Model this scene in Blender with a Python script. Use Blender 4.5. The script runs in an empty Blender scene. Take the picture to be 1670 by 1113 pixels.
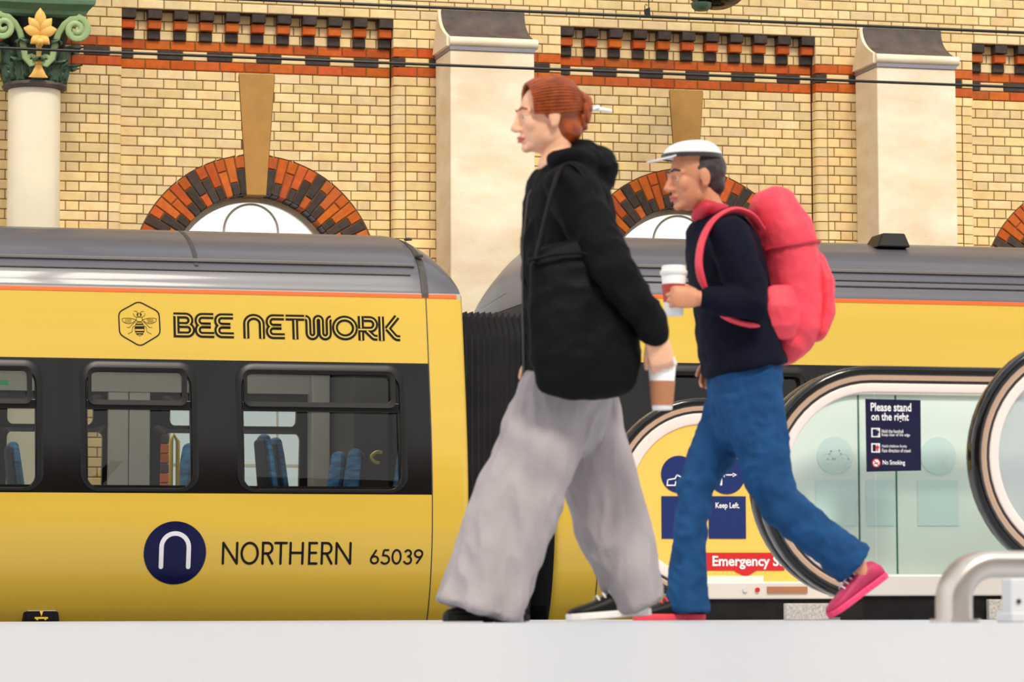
import bpy, bmesh, math, random
from mathutils import Vector, Matrix, noise
PI = math.pi
random.seed(7)
scene = bpy.context.scene
COL = scene.collection

# ------------------------------------------------------------------ camera
FPX, YAW, HOR, ROLL, CAMZ = 5500.0, math.radians(14.5), 1008.0, 0.0035, 0.015
PITCH = math.atan((HOR - 556.5) / FPX)
cF = Vector((math.sin(YAW) * math.cos(PITCH), math.cos(YAW) * math.cos(PITCH), math.sin(PITCH)))
_R0 = Vector((math.cos(YAW), -math.sin(YAW), 0)); _U0 = _R0.cross(cF)
cR = _R0 * math.cos(ROLL) - _U0 * math.sin(ROLL)
cU = _R0 * math.sin(ROLL) + _U0 * math.cos(ROLL)
CAM = Vector((0, 0, CAMZ))
cd = bpy.data.cameras.new('camera'); cam = bpy.data.objects.new('camera', cd); COL.objects.link(cam)
cam.matrix_world = Matrix(((cR.x, cU.x, -cF.x, 0), (cR.y, cU.y, -cF.y, 0), (cR.z, cU.z, -cF.z, CAMZ), (0, 0, 0, 1)))
cd.sensor_width = 36.0; cd.sensor_fit = 'HORIZONTAL'; cd.lens = FPX / 1670 * 36
cd.clip_start = 0.05; cd.clip_end = 400
cd.dof.use_dof = True; cd.dof.focus_distance = 24.5; cd.dof.aperture_fstop = 9.0
scene.camera = cam

def pix(u, v, Y):
    """world point where the sight line of a pixel meets the upright plane y = Y"""
    d = cF * FPX + cR * (u - 835) + cU * (556.5 - v)
    return CAM + d * (Y / d.y)

# ------------------------------------------------------------------ sky, sun, exposure
wd = bpy.data.worlds.new('sky'); scene.world = wd; wd.use_nodes = True
bg = wd.node_tree.nodes['Background']
bg.inputs[0].default_value = (1.0, 0.985, 0.965, 1); bg.inputs[1].default_value = 1.25
sl = bpy.data.lights.new('sun', 'SUN'); so = bpy.data.objects.new('sun', sl); COL.objects.link(so)
sl.energy = 2.8; sl.angle = math.radians(12); sl.color = (1.0, 0.91, 0.78)
so.rotation_euler = Vector((-0.06, 0.66, -0.78)).to_track_quat('-Z', 'Y').to_euler()
vs = scene.view_settings
vs.view_transform = 'Standard'; vs.look = 'None'; vs.gamma = 1.0; vs.use_curve_mapping = False
vs.exposure = 0.05

# ------------------------------------------------------------------ materials
def s2l(c):
    return tuple(((x / 255) / 12.92 if x / 255 <= 0.04045 else ((x / 255 + 0.055) / 1.055) ** 2.4) for x in c)
MAT = {}
def mat(name, rgb, rough=0.5, metal=0.0, var=0.0, scale=8.0, bump=0.0, bscale=60.0, stretch=(1, 1, 1), rand=0.0, coat=0.0, spec=0.5, second=None, hue=0.0, sss=0.0, sat=0.08):
    """procedural principled material: noise-varied colour, optional per-piece variation and bump"""
    m = bpy.data.materials.new(name); m.use_nodes = True; MAT[name] = m
    nt = m.node_tree; N = nt.nodes; L = nt.links; b = N['Principled BSDF']
    c = s2l(rgb)
    b.inputs['Roughness'].default_value = rough; b.inputs['Metallic'].default_value = metal
    b.inputs['Specular IOR Level'].default_value = spec
    b.inputs['Coat Weight'].default_value = coat; b.inputs['Coat Roughness'].default_value = 0.06
    if sss: b.inputs['Subsurface Weight'].default_value = sss; b.inputs['Subsurface Radius'].default_value = (.012, .005, .003); b.inputs['Subsurface Scale'].default_value = 0.5
    tc = N.new('ShaderNodeTexCoord'); mp = N.new('ShaderNodeMapping'); mp.inputs['Scale'].default_value = stretch
    geo = N.new('ShaderNodeNewGeometry')
    L.new(geo.outputs['Position'], mp.inputs['Vector'])
    no = N.new('ShaderNodeTexNoise'); no.inputs['Scale'].default_value = scale; no.inputs['Detail'].default_value = 5
    L.new(mp.outputs['Vector'], no.inputs['Vector'])
    mx = N.new('ShaderNodeMix'); mx.data_type = 'RGBA'
    lo = tuple(max(0, x * (1 - var)) for x in c); hi = tuple(min(1, x * (1 + var)) for x in c)
    if second: lo = s2l(second)
    mx.inputs['A'].default_value = (*lo, 1); mx.inputs['B'].default_value = (*hi, 1)
    mr = N.new('ShaderNodeMapRange'); mr.inputs['From Min'].default_value = 0.3; mr.inputs['From Max'].default_value = 0.7
    L.new(no.outputs['Fac'], mr.inputs['Value']); L.new(mr.outputs['Result'], mx.inputs['Factor'])
    out = mx.outputs['Result']
    if rand:
        oi = N.new('ShaderNodeObjectInfo'); ad = N.new('ShaderNodeMath'); ad.operation = 'ADD'; fr = N.new('ShaderNodeMath'); fr.operation = 'FRACT'
        L.new(oi.outputs['Random'], ad.inputs[0]); L.new(geo.outputs['Random Per Island'], ad.inputs[1]); L.new(ad.outputs[0], fr.inputs[0])
        m2 = N.new('ShaderNodeMapRange'); m2.inputs['To Min'].default_value = 1 - rand; m2.inputs['To Max'].default_value = 1 + rand * 0.6
        L.new(fr.outputs[0], m2.inputs['Value'])
        hs = N.new('ShaderNodeHueSaturation'); L.new(out, hs.inputs['Color']); L.new(m2.outputs['Result'], hs.inputs['Value'])
        wn = N.new('ShaderNodeTexWhiteNoise'); wn.noise_dimensions = '1D'; L.new(fr.outputs[0], wn.inputs['W'])
        m3 = N.new('ShaderNodeMapRange'); m3.inputs['To Min'].default_value = 0.5 - hue; m3.inputs['To Max'].default_value = 0.5 + hue
        L.new(wn.outputs['Value'], m3.inputs['Value']); L.new(m3.outputs['Result'], hs.inputs['Hue'])
        m4 = N.new('ShaderNodeMapRange'); m4.inputs['To Min'].default_value = 1 - sat; m4.inputs['To Max'].default_value = 1 + sat * .7
        w2 = N.new('ShaderNodeTexWhiteNoise'); w2.noise_dimensions = '2D'
        L.new(fr.outputs[0], w2.inputs['W']) if 'W' in w2.inputs and w2.inputs['W'].enabled else None
        L.new(wn.outputs['Color'], w2.inputs['Vector']); L.new(w2.outputs['Value'], m4.inputs['Value']); L.new(m4.outputs['Result'], hs.inputs['Saturation'])
        out = hs.outputs['Color']
    L.new(out, b.inputs['Base Color'])
    if bump:
        n2 = N.new('ShaderNodeTexNoise'); n2.inputs['Scale'].default_value = bscale; n2.inputs['Detail'].default_value = 6
        L.new(mp.outputs['Vector'], n2.inputs['Vector'])
        bp = N.new('ShaderNodeBump'); bp.inputs['Strength'].default_value = bump; bp.inputs['Distance'].default_value = 0.01
        L.new(n2.outputs['Fac'], bp.inputs['Height']); L.new(bp.outputs['Normal'], b.inputs['Normal'])
    return m
def glass(name, tint, ior=1.45, rough=0.0, body=0.0, bodycol=(255, 255, 255)):
    """thin pane: tinted see-through plus a Fresnel reflection (and an optional milky film)"""
    m = bpy.data.materials.new(name); m.use_nodes = True; MAT[name] = m
    nt = m.node_tree; N = nt.nodes; L = nt.links; N.remove(N['Principled BSDF'])
    o = N['Material Output']
    t = N.new('ShaderNodeBsdfTransparent'); t.inputs[0].default_value = (*s2l(tint), 1)
    g = N.new('ShaderNodeBsdfGlossy'); g.inputs['Roughness'].default_value = rough
    fr = N.new('ShaderNodeFresnel'); fr.inputs[0].default_value = ior
    mx = N.new('ShaderNodeMixShader'); L.new(fr.outputs[0], mx.inputs[0])
    base = t.outputs[0]
    if body:
        d = N.new('ShaderNodeBsdfDiffuse'); d.inputs[0].default_value = (*s2l(bodycol), 1)
        tr = N.new('ShaderNodeBsdfTranslucent'); tr.inputs[0].default_value = (*s2l(bodycol), 1)
        m1 = N.new('ShaderNodeMixShader'); m1.inputs[0].default_value = 0.4; L.new(d.outputs[0], m1.inputs[1]); L.new(tr.outputs[0], m1.inputs[2])
        m0 = N.new('ShaderNodeMixShader'); m0.inputs[0].default_value = body
        L.new(t.outputs[0], m0.inputs[1]); L.new(m1.outputs[0], m0.inputs[2]); base = m0.outputs[0]
    L.new(base, mx.inputs[1]); L.new(g.outputs[0], mx.inputs[2]); L.new(mx.outputs[0], o.inputs[0])
    return m
def emit(name, rgb, strength):
    m = bpy.data.materials.new(name); m.use_nodes = True; MAT[name] = m
    b = m.node_tree.nodes['Principled BSDF']; b.inputs['Base Color'].default_value = (*s2l(rgb), 1)
    b.inputs['Emission Color'].default_value = (*s2l(rgb), 1); b.inputs['Emission Strength'].default_value = strength
    return m

mat('cream_brick', (255, 219, 160), 0.7, spec=0.3, var=0.10, scale=9, bump=0.2, bscale=45, rand=0.13, hue=0.006)
mat('orange_brick', (204, 96, 30), 0.6, spec=0.3, var=0.14, scale=16, bump=0.25, bscale=50, rand=0.22, hue=0.006, sat=0.015)
mat('dark_brick', (70, 58, 52), 0.45, spec=0.3, var=0.25, scale=16, bump=0.3, bscale=50, rand=0.22)
mat('mortar', (118, 88, 54), 0.9, var=0.25, scale=9, bump=0.4, bscale=90)
mat('ochre_stone', (190, 142, 74), 0.8, var=0.08, scale=6, bump=0.2, bscale=90)
mat('pale_stone', (252, 238, 212), 0.75, var=0.04, scale=2.2, bump=0.15, bscale=30, stretch=(1, 1, 2.2), second=(240, 216, 178))
mat('slate_cap', (92, 80, 74), 0.7, var=0.3, scale=7, bump=0.4, bscale=40)
mat('cream_paint', (248, 236, 208), 0.35, var=0.03, scale=4)
mat('dark_green', (70, 98, 74), 0.4, var=0.25, scale=14, bump=0.2, bscale=40)
mat('mid_green', (94, 124, 92), 0.4, var=0.12, scale=10)
mat('pale_green', (160, 186, 128), 0.4, var=0.08, scale=10)
mat('gilt', (244, 190, 96), 0.45, var=0.08, scale=14)
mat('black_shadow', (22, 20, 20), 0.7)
mat('grey_paint', (150, 146, 152), 0.5, var=0.04)
mat('floor_stone', (190, 196, 206), 0.35, var=0.03, scale=3, spec=0.4)
mat('ballast', (70, 62, 55), 0.95, var=0.4, scale=30, bump=0.6, bscale=50)
mat('unseen_dark_wall', (96, 84, 74), 0.8, var=0.2, scale=.6)
mat('steel_beam', (96, 98, 104), 0.6)
mat('train_yellow', (210, 175, 66), 0.16, var=0.03, scale=1.2, stretch=(0.3, 1, 6), coat=0.2, spec=0.4, bump=0.03, bscale=2.5)
mat('train_black', (14, 11, 11), 0.18, spec=0.35, var=0.5, scale=3, stretch=(3, 1, .6), coat=0.0, bump=0.03, bscale=6)
mat('rubber', (14, 13, 14), 0.35, spec=0.3)
mat('orange_line', (236, 98, 28), 0.3)
mat('roof_grey', (86, 86, 94), 0.36, var=0.14, scale=1.6, stretch=(.25, 3, 3), bump=0.04, bscale=4, coat=0.15)
mat('roof_dirt', (116, 110, 106), 0.5, var=0.16, scale=2.5, stretch=(.3, 2, 2), bump=0.05, bscale=8)
mat('end_grey', (150, 150, 154), 0.35, var=0.1, scale=3)
mat('seam', (66, 60, 58), 0.6, var=0.3, scale=20)
mat('bellows', (66, 64, 68), 0.65, spec=0.2, var=0.2, scale=5)
mat('lining', (186, 184, 176), 0.5, var=0.03)
mat('lining_dark', (44, 44, 46), 0.5)
mat('cabin_floor', (70, 72, 78), 0.8)
mat('seat_blue', (52, 112, 158), 0.9, var=0.55, scale=5, stretch=(1, 1, 9), bump=0.1, bscale=150)
mat('seat_dark', (26, 30, 38), 0.7)
mat('grab_yellow', (238, 206, 60), 0.3)
mat('letter_black', (12, 10, 12), 0.3, spec=0.2)
mat('logo_navy', (9, 13, 62), 0.22, spec=0.22)
mat('logo_white', (224, 222, 232), 0.3)
mat('symbol_yellow', (244, 208, 40), 0.4)
mat('handrail_rubber', (12, 11, 13), 0.14, coat=0.25, spec=0.4)
mat('rose_metal', (224, 190, 164), 0.32, metal=0.55)
mat('white_trim', (238, 224, 216), 0.4)
mat('trim_dark', (62, 58, 60), 0.35, metal=0.3)
mat('hoarding_yellow', (250, 200, 92), 0.45, var=0.03, scale=3)
mat('sticker_navy', (24, 44, 104), 0.45, spec=0.3)
mat('sign_navy', (26, 25, 58), 0.4, spec=0.25)
mat('sign_white', (244, 242, 244), 0.5)
mat('sign_red', (206, 26, 34), 0.45)
mat('frosted_panel', (246, 255, 250), 0.35, var=0.03, scale=2)
mat('faint_sticker', (222, 242, 242), 0.45)
mat('faint_icon', (228, 240, 238), 0.45)
mat('panel_edge', (60, 120, 104), 0.2)
mat('deck_metal', (226, 218, 210), 0.4, metal=0.2)
mat('plinth_black', (24, 22, 22), 0.6, spec=0.2, var=0.3, scale=20)
mat('granite', (186, 180, 172), 0.6, var=0.35, scale=120)
mat('stainless', (206, 198, 190), 0.3, metal=0.85, var=0.04)
mat('post_grey', (206, 208, 210), 0.45)
mat('wire_black', (14, 13, 13), 0.5)
mat('skin_pale', (232, 176, 142), 0.5, var=0.05, scale=30, sss=0.12)
mat('skin_tan', (206, 140, 104), 0.5, var=0.05, scale=30, sss=0.12)
mat('hair_auburn', (150, 68, 22), 0.42, var=0.35, scale=40, stretch=(1, 1, 1))
mat('hair_dark', (46, 38, 36), 0.5, var=0.3, scale=60)
mat('jacket_black', (13, 13, 16), 0.8, spec=0.12, var=0.25, scale=12, bump=0.25, bscale=120)
mat('trouser_grey', (162, 154, 156), 0.9, spec=0.15, var=0.06, scale=10, bump=0.25, bscale=160)
mat('bag_black', (8, 8, 10), 0.6, spec=0.12, var=0.3, scale=9, bump=0.2, bscale=50)
mat('shoe_black', (12, 11, 12), 0.5, spec=0.25)
mat('sole_white', (232, 230, 226), 0.6)
mat('jacket_navy', (14, 16, 32), 0.8, spec=0.12, var=0.25, scale=12, bump=0.25, bscale=120)
mat('denim', (30, 74, 120), 0.85, spec=0.15, var=0.22, scale=14, bump=0.3, bscale=200)
mat('pack_red', (236, 66, 84), 0.6, var=0.08, scale=8, bump=0.2, bscale=60)
mat('pack_deep', (190, 34, 60), 0.6, var=0.1, scale=8)
mat('shoe_pink', (182, 40, 88), 0.55, var=0.2, scale=20)
mat('sole_pink', (232, 60, 112), 0.55)
mat('cap_white', (232, 230, 230), 0.7)
mat('paper_white', (236, 234, 232), 0.7, var=0.03)
mat('paper_brown', (168, 112, 78), 0.7, var=0.06)
mat('cup_red', (172, 54, 44), 0.5)
mat('clip_white', (248, 246, 244), 0.3)
mat('iris', (60, 44, 34), 0.2)
mat('lip', (190, 96, 86), 0.45)
glass('coach_glass', (205, 210, 208))
glass('clear_glass', (240, 244, 242))
glass('lamp_glass', (244, 236, 228), 1.6)
glass('balustrade_glass', (240, 248, 243), 1.3)
glass('milky_glass', (225, 230, 232), 1.45, 0.05, 0.55, (214, 220, 226))

# ------------------------------------------------------------------ mesh helpers
class MB:
    def __init__(s): s.v = []; s.f = []; s.mi = []; s.cur = 0
    def face(s, pts):
        n = len(s.v); s.v.extend([tuple(p) for p in pts]); s.f.append(tuple(range(n, n + len(pts)))); s.mi.append(s.cur)
    def quads(s, rings, closed=True, capA=False, capB=False, loop=False):
        n0 = len(s.v); k = len(rings[0])
        for r in rings: s.v.extend([tuple(p) for p in r])
        m = len(rings)
        for i in range(m if loop else m - 1):
            a = n0 + i * k; b = n0 + ((i + 1) % m) * k
            for j in range(k if closed else k - 1):
                j2 = (j + 1) % k
                s.f.append((a + j, a + j2, b + j2, b + j)); s.mi.append(s.cur)
        if capA: s.f.append(tuple(n0 + j for j in reversed(range(k)))); s.mi.append(s.cur)
        if capB: s.f.append(tuple(n0 + (m - 1) * k + j for j in range(k))); s.mi.append(s.cur)
        return s
    def box(s, x0, x1, y0, y1, z0, z1):
        s.quads([[(x0, y0, z0), (x1, y0, z0), (x1, y1, z0), (x0, y1, z0)], [(x0, y0, z1), (x1, y0, z1), (x1, y1, z1), (x0, y1, z1)]], True, True, True); return s
    def bbox(s, x0, x1, y0, y1, z0, z1, c=0.006):
        """box with chamfered edges around the front (-y) face"""
        q = lambda d, y: [(x0 + d, y, z0 + d), (x1 - d, y, z0 + d), (x1 - d, y, z1 - d), (x0 + d, y, z1 - d)]
        s.quads([q(c, y0), q(0, y0 + c), q(0, y1)], True, True, True); return s
    def prism_xz(s, poly, y0, y1):
        s.quads([[(x, y0, z) for x, z in poly], [(x, y1, z) for x, z in poly]], True, True, True); return s
    def prism_yz(s, poly, x0, x1):
        s.quads([[(x0, y, z) for y, z in poly], [(x1, y, z) for y, z in poly]], True, True, True); return s
    def prism_xy(s, poly, z0, z1):
        s.quads([[(x, y, z0) for x, y in poly], [(x, y, z1) for x, y in poly]], True, True, True); return s
    def tube(s, path, rad, n=12, ref=(0, 0, 1), cap=True, roundcap=False):
        """sweep; rad is a number, a list, or a list of (a, b) half axes: a across ref, b along it"""
        P = [Vector(p) for p in path]; m = len(P)
        if not isinstance(rad, (list, tuple)): rad = [rad] * m
        rad = [(r, r) if not isinstance(r, (list, tuple)) else r for r in rad]
        if roundcap:
            ta = (P[0] - P[1]).normalized(); tb = (P[-1] - P[-2]).normalized()
            ra, rb = rad[0], rad[-1]; A = []; B = []; RA = []; RB = []
            for q in (0.92, 0.7, 0.38):
                w = math.sqrt(1 - q * q)
                A.append(P[0] + ta * min(ra) * q); RA.append((ra[0] * w, ra[1] * w))
            for q in (0.38, 0.7, 0.92):
                w = math.sqrt(1 - q * q)
                B.append(P[-1] + tb * min(rb) * q); RB.append((rb[0] * w, rb[1] * w))
            P = A + P + B; rad = RA + list(rad) + RB; m = len(P)
        rings = []; ref = Vector(ref); prev = None
        for i in range(m):
            t = (P[min(i + 1, m - 1)] - P[max(i - 1, 0)]).normalized()
            sd = ref.cross(t)
            if sd.length < 0.15: sd = prev.copy() if prev else Vector((1, 0, 0)).cross(t)
            sd = (sd - t * sd.dot(t)).normalized()
            if prev and sd.dot(prev) < 0: sd = -sd
            prev = sd; nn = t.cross(sd)
            a, b = rad[i]
            rings.append([P[i] + sd * (a * math.cos(2 * PI * j / n)) + nn * (b * math.sin(2 * PI * j / n)) for j in range(n)])
        s.quads(rings, True, cap, cap); return s
    def lathe(s, c, prof, n=24, axis='z', cap=True):
        """prof: list of (r, h) about an axis through c"""
        c = Vector(c); rings = []
        for r, h in prof:
            ring = []
            for j in range(n):
                a = 2 * PI * j / n
                if axis == 'z': ring.append(c + Vector((r * math.cos(a), r * math.sin(a), h)))
                elif axis == 'y': ring.append(c + Vector((r * math.cos(a), h, r * math.sin(a))))
                else: ring.append(c + Vector((h, r * math.cos(a), r * math.sin(a))))
            rings.append(ring)
        s.quads(rings, True, cap, cap); return s
    def ball(s, c, r, n=14, m=9, rot=None):
        c = Vector(c); r = (r, r, r) if not isinstance(r, (tuple, list)) else r; rings = []
        for i in range(1, m):
            ph = PI * i / m - PI / 2
            ring = []
            for j in range(n):
                p = Vector((r[0] * math.cos(ph) * math.cos(2 * PI * j / n), r[1] * math.cos(ph) * math.sin(2 * PI * j / n), r[2] * math.sin(ph)))
                ring.append(c + (rot @ p if rot else p))
            rings.append(ring)
        s.quads(rings, True, True, True); return s
    def xf(s, M):
        s.v = [tuple(M @ Vector(p)) for p in s.v]; return s
    def build(s, name, m, parent=None, smooth=False, bev=0.0):
        me = bpy.data.meshes.new(name); me.from_pydata(s.v, [], s.f); me.validate()
        ms = m if isinstance(m, (list, tuple)) else [m]
        for q in ms: me.materials.append(MAT[q])
        if len(ms) > 1: me.polygons.foreach_set('material_index', s.mi[:len(me.polygons)])
        bm = bmesh.new(); bm.from_mesh(me); bmesh.ops.remove_doubles(bm, verts=bm.verts, dist=1e-5)
        bmesh.ops.recalc_face_normals(bm, faces=bm.faces); bm.to_mesh(me); bm.free()
        return link(name, me, parent, smooth, bev)
def link(name, me, parent=None, smooth=False, bev=0.0):
    o = bpy.data.objects.new(name, me); COL.objects.link(o)
    if smooth:
        me.polygons.foreach_set('use_smooth', [True] * len(me.polygons))
        try: me.set_sharp_from_angle(angle=math.radians(40))
        except Exception: pass
    if bev:
        b = o.modifiers.new('bevel', 'BEVEL'); b.width = bev; b.segments = 2; b.limit_method = 'ANGLE'; b.angle_limit = math.radians(40)
    if parent: adopt(o, parent)
    return o
def adopt(o, parent):
    o.parent = parent
    if parent.type == 'EMPTY': o.matrix_parent_inverse = Matrix.Translation(-parent.location)
def tag(o, label, cat, group=None):
    o['label'] = label; o['category'] = cat
    if group: o['group'] = group
    return o
def thing(name, label, cat, loc=(0, 0, 0), group=None):
    o = bpy.data.objects.new(name, None); COL.objects.link(o); o.location = loc; o.empty_display_size = 0.1
    return tag(o, label, cat, group)
def struct(o, label=None):
    o['kind'] = 'structure'
    if label: o['label'] = label
    return o
def arc(cx, cz, r, a0, a1, n=12, rz=None):
    rz = r if rz is None else rz
    return [(cx + r * math.cos(math.radians(a0 + (a1 - a0) * i / n)), cz + rz * math.sin(math.radians(a0 + (a1 - a0) * i / n))) for i in range(n + 1)]
def rrect(x0, x1, z0, z1, r, n=6):
    return arc(x1 - r, z0 + r, r, -90, 0, n) + arc(x1 - r, z1 - r, r, 0, 90, n) + arc(x0 + r, z1 - r, r, 90, 180, n) + arc(x0 + r, z0 + r, r, 180, 270, n)
def ribbon(path, w, closed=False, roundend=False):
    """flat stroke: returns a list of quads / polygons in 2-D"""
    P = [Vector(p) for p in path]; n = len(P); L = []; R = []
    for i in range(n):
        a = P[(i - 1) % n] if (closed or i > 0) else P[i]; b = P[(i + 1) % n] if (closed or i < n - 1) else P[i]
        d1 = (P[i] - a); d2 = (b - P[i])
        if d1.length < 1e-9: d1 = d2
        if d2.length < 1e-9: d2 = d1
        d1 = d1.normalized(); d2 = d2.normalized()
        t = (d1 + d2)
        t = t.normalized() if t.length > 1e-6 else d1
        nr = Vector((-t.y, t.x)); k = 1 / max(0.5, nr.dot(Vector((-d1.y, d1.x))))
        L.append(P[i] + nr * (w / 2 * k)); R.append(P[i] - nr * (w / 2 * k))
    out = [[L[i], R[i], R[(i + 1) % n], L[(i + 1) % n]] for i in range(n if closed else n - 1)]
    if roundend and not closed:
        for p in (P[0], P[-1]):
            out.append([p + Vector((math.cos(a), math.sin(a))) * (w / 2) for a in [2 * PI * j / 14 for j in range(14)]])
    return out
def cat(P, n=5):
    """smooth a coarse path (Catmull-Rom)"""
    P = [Vector(p) for p in P]; out = []
    for i in range(len(P) - 1):
        a, b, c, d = P[max(0, i - 1)], P[i], P[i + 1], P[min(len(P) - 1, i + 2)]
        for q in range(n):
            t = q / n; out.append(.5 * (2 * b + (c - a) * t + (2 * a - 5 * b + 4 * c - d) * t * t + (3 * b - a - 3 * c + d) * t ** 3))
    return out + [P[-1]]
def text_polys(txt, size, bold=0.0):
    """triangles of built-in-font lettering in 2-D (origin lower left)"""
    cu = bpy.data.curves.new('t', 'FONT'); cu.body = txt; cu.size = size; cu.offset = bold; cu.resolution_u = 3
    o = bpy.data.objects.new('t', cu); COL.objects.link(o)
    dg = bpy.context.evaluated_depsgraph_get(); me = bpy.data.meshes.new_from_object(o.evaluated_get(dg))
    V = [Vector((p.co.x, p.co.y)) for p in me.vertices]; out = [[V[i] for i in f.vertices] for f in me.polygons]
    bpy.data.objects.remove(o); bpy.data.meshes.remove(me); bpy.data.curves.remove(cu)
    return out

# ================================================================== setting
struct(MB().box(-8, 22, -4, 22.55, -1.15, 0.0).build('floor', 'floor_stone'), 'pale polished concourse floor')
struct(MB().box(-8, 22, 22.55, 31, -1.4, -1.15).build('ground', 'ballast'), 'dark ballast track bed behind the platform edge')

PY, SY = 30.0, 29.885          # plane of the recessed panels, plane of pilasters and upper wall
BAY0, BAYP = 5.367, 4.09       # arch centre and bay pitch
Z0, CH = 4.966, 0.088          # bottom of the lower orange course, course height
ZC, RI, RO = 3.075, 0.78, 1.135
HP = 1.245                     # half width of a panel
BAYS = [BAY0 + BAYP * i for i in (-1, 0, 1, 2)]
XL, XR = -0.6, 15.2

def keyhalf(z):
    return 0.09 + (z - 3.85) / (4.95 - 3.85) * 0.075
def excl(z, r, key=True):
    h = r if z <= ZC else (math.sqrt(max(0, r * r - (z - ZC) ** 2)) if z < ZC + r else 0)
    if key and z > ZC + r - 0.06: h = max(h, keyhalf(z) + 0.005 if z < Z0 - 0.02 else 0)
    return h
wb = MB()                      # mortar backing
BR = []                        # (xb0, xb1, xt0, xt1, zb, zt, y, std)
def fill(x0, x1, zb, zt, y, row, cx=None, mode='flemish'):
    """lay one course between x0 and x1; bricks are cut against the arch of the bay at cx"""
    S, H, J = 0.229, 0.112, 0.008
    if mode == 'stretch': pat = [S]; off = (row % 2) * (S + J) / 2
    else: pat = [S, H]; off = (row % 2) * 0.1785
    x = math.floor((x0 - 3) / (sum(pat) + J * len(pat))) * (sum(pat) + J * len(pat)) + off; k = 0
    seg = []
    while x < x1:
        w = pat[k % len(pat)]; k += 1
        a, b = max(x, x0 + J / 2), min(x + w, x1 - J / 2); x += w + J
        if b - a > 0.001: seg.append([a, b, w if b - a > w - .002 else 0])
    if not seg: return
    if len(seg) > 1 and seg[0][1] - seg[0][0] < .05: seg[1] = [seg[0][0], seg[1][1], 0]; seg.pop(0)
    if len(seg) > 1 and seg[-1][1] - seg[-1][0] < .05: seg[-2] = [seg[-2][0], seg[-1][1], 0]; seg.pop()
    seg[0][0] = x0 + J / 2; seg[-1][1] = x1 - J / 2
    if cx is None:
        for a, b, w in seg: BR.append((a, b, None, zb, zt, y, w))
        return
    Z = [zb + (zt - zb) * i / 6 for i in range(7)]; E = [excl(z, RO + .007) for z in Z]; e = max(E)
    for a, b, w in seg:
        if e == 0 or b <= cx - e or a >= cx + e: BR.append((a, b, None, zb, zt, y, w)); continue
        if a < cx:      # what is left of the arch
            R_ = [min(b, cx - q) for q in E]
            if max(R_) - a > .012: BR.append((a, max(R_), [(a, zb)] + [(max(a + .003, r), z) for r, z in zip(R_, Z)] + [(a, zt)], zb, zt, y, 0))
        if b > cx:
            L_ = [max(a, cx + q) for q in E]
            if b - min(L_) > .012: BR.append((min(L_), b, [(b, zt)] + [(min(b - .003, l), z) for l, z in reversed(list(zip(L_, Z)))] + [(b, zb)], zb, zt, y, 0))
def backing(x0, x1, zb, zt, y, cx=None):
    yf = y + 0.009
    if cx is None: wb.box(x0, x1, yf, 30.34, zb, zt); return
    eb, et = excl(zb, RI + .02, False), excl(zt, RI + .02, False)
    if eb == 0 and et == 0: wb.box(x0, x1, yf, 30.34, zb, zt); return
    wb.prism_xz([(x0, zb), (cx - eb, zb), (cx - et, zt), (x0, zt)], yf, 30.34)
    wb.prism_xz([(cx + eb, zb), (x1, zb), (x1, zt), (cx + et, zt)], yf, 30.34)
bull = MB()
rows = range(-57, 22)
for r in rows:
    zb = Z0 + r * CH; zt = zb + CH; a, b = zb + 0.004, zt - 0.004
    if r >= 6:
        backing(XL, XR, zb, zt, SY); fill(XL, XR, a, b, SY, r, None, 'stretch' if r == 6 else 'flemish'); continue
    for i, cx in enumerate(BAYS):
        px0, px1 = max(XL, cx - HP), min(XR, cx + HP)
        if px1 > px0:
            backing(px0, px1, zb, zt, PY, cx if r < 0 else None)
            if r < 0: fill(px0, px1, a, b, PY, r, cx)
            elif r >= 3: fill(px0, px1, a, b, PY, r)
        s0, s1 = max(XL, cx + HP), min(XR, cx + BAYP - HP)
        if s1 > s0:
            backing(s0 + .06, s1 - .06, zb, zt, SY); backing(s0 + .006, s1 - .006, zb, zt, SY + .05)
            if r >= 3 or r == -1: fill(s0, s1, a, b, SY, r)
            elif r < -1:
                fill(s0 + 0.118, s1 - 0.118, a, b, SY, r)
                for xe, sg in ((s0, 1), (s1, -1)):          # bullnosed arris bricks
                    if xe in (XL, XR): continue
                    w, rr = 0.112, 0.05
                    pl = [(xe + sg * w, SY + .1), (xe + sg * w, SY)] + [(xe + sg * (rr + rr * math.cos(t)), SY + rr - rr * math.sin(t)) for t in [math.radians(90 + q * 18) for q in range(6)]] + [(xe, SY + .1)]
                    bull.prism_xy(pl, a, b)
wb.box(XL, XR, SY - .02, 30.34, Z0 + 22 * CH, 10.5)
wb.box(-4, XL, SY, 30.34, -1.4, 10.5); wb.box(XR, 20, SY, 30.34, -1.4, 10.5)
wb.box(XL, BAYS[1] - RI, PY + .01, 30.34, -1.4, Z0 - 57 * CH)
wb.box(BAYS[1] - RI, XR, PY + .01, 30.34, -1.4, Z0 - 57 * CH)
wall = struct(wb.build('wall_back', 'mortar'), 'cream brick station wall with orange and black brick bands and arches')

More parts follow.
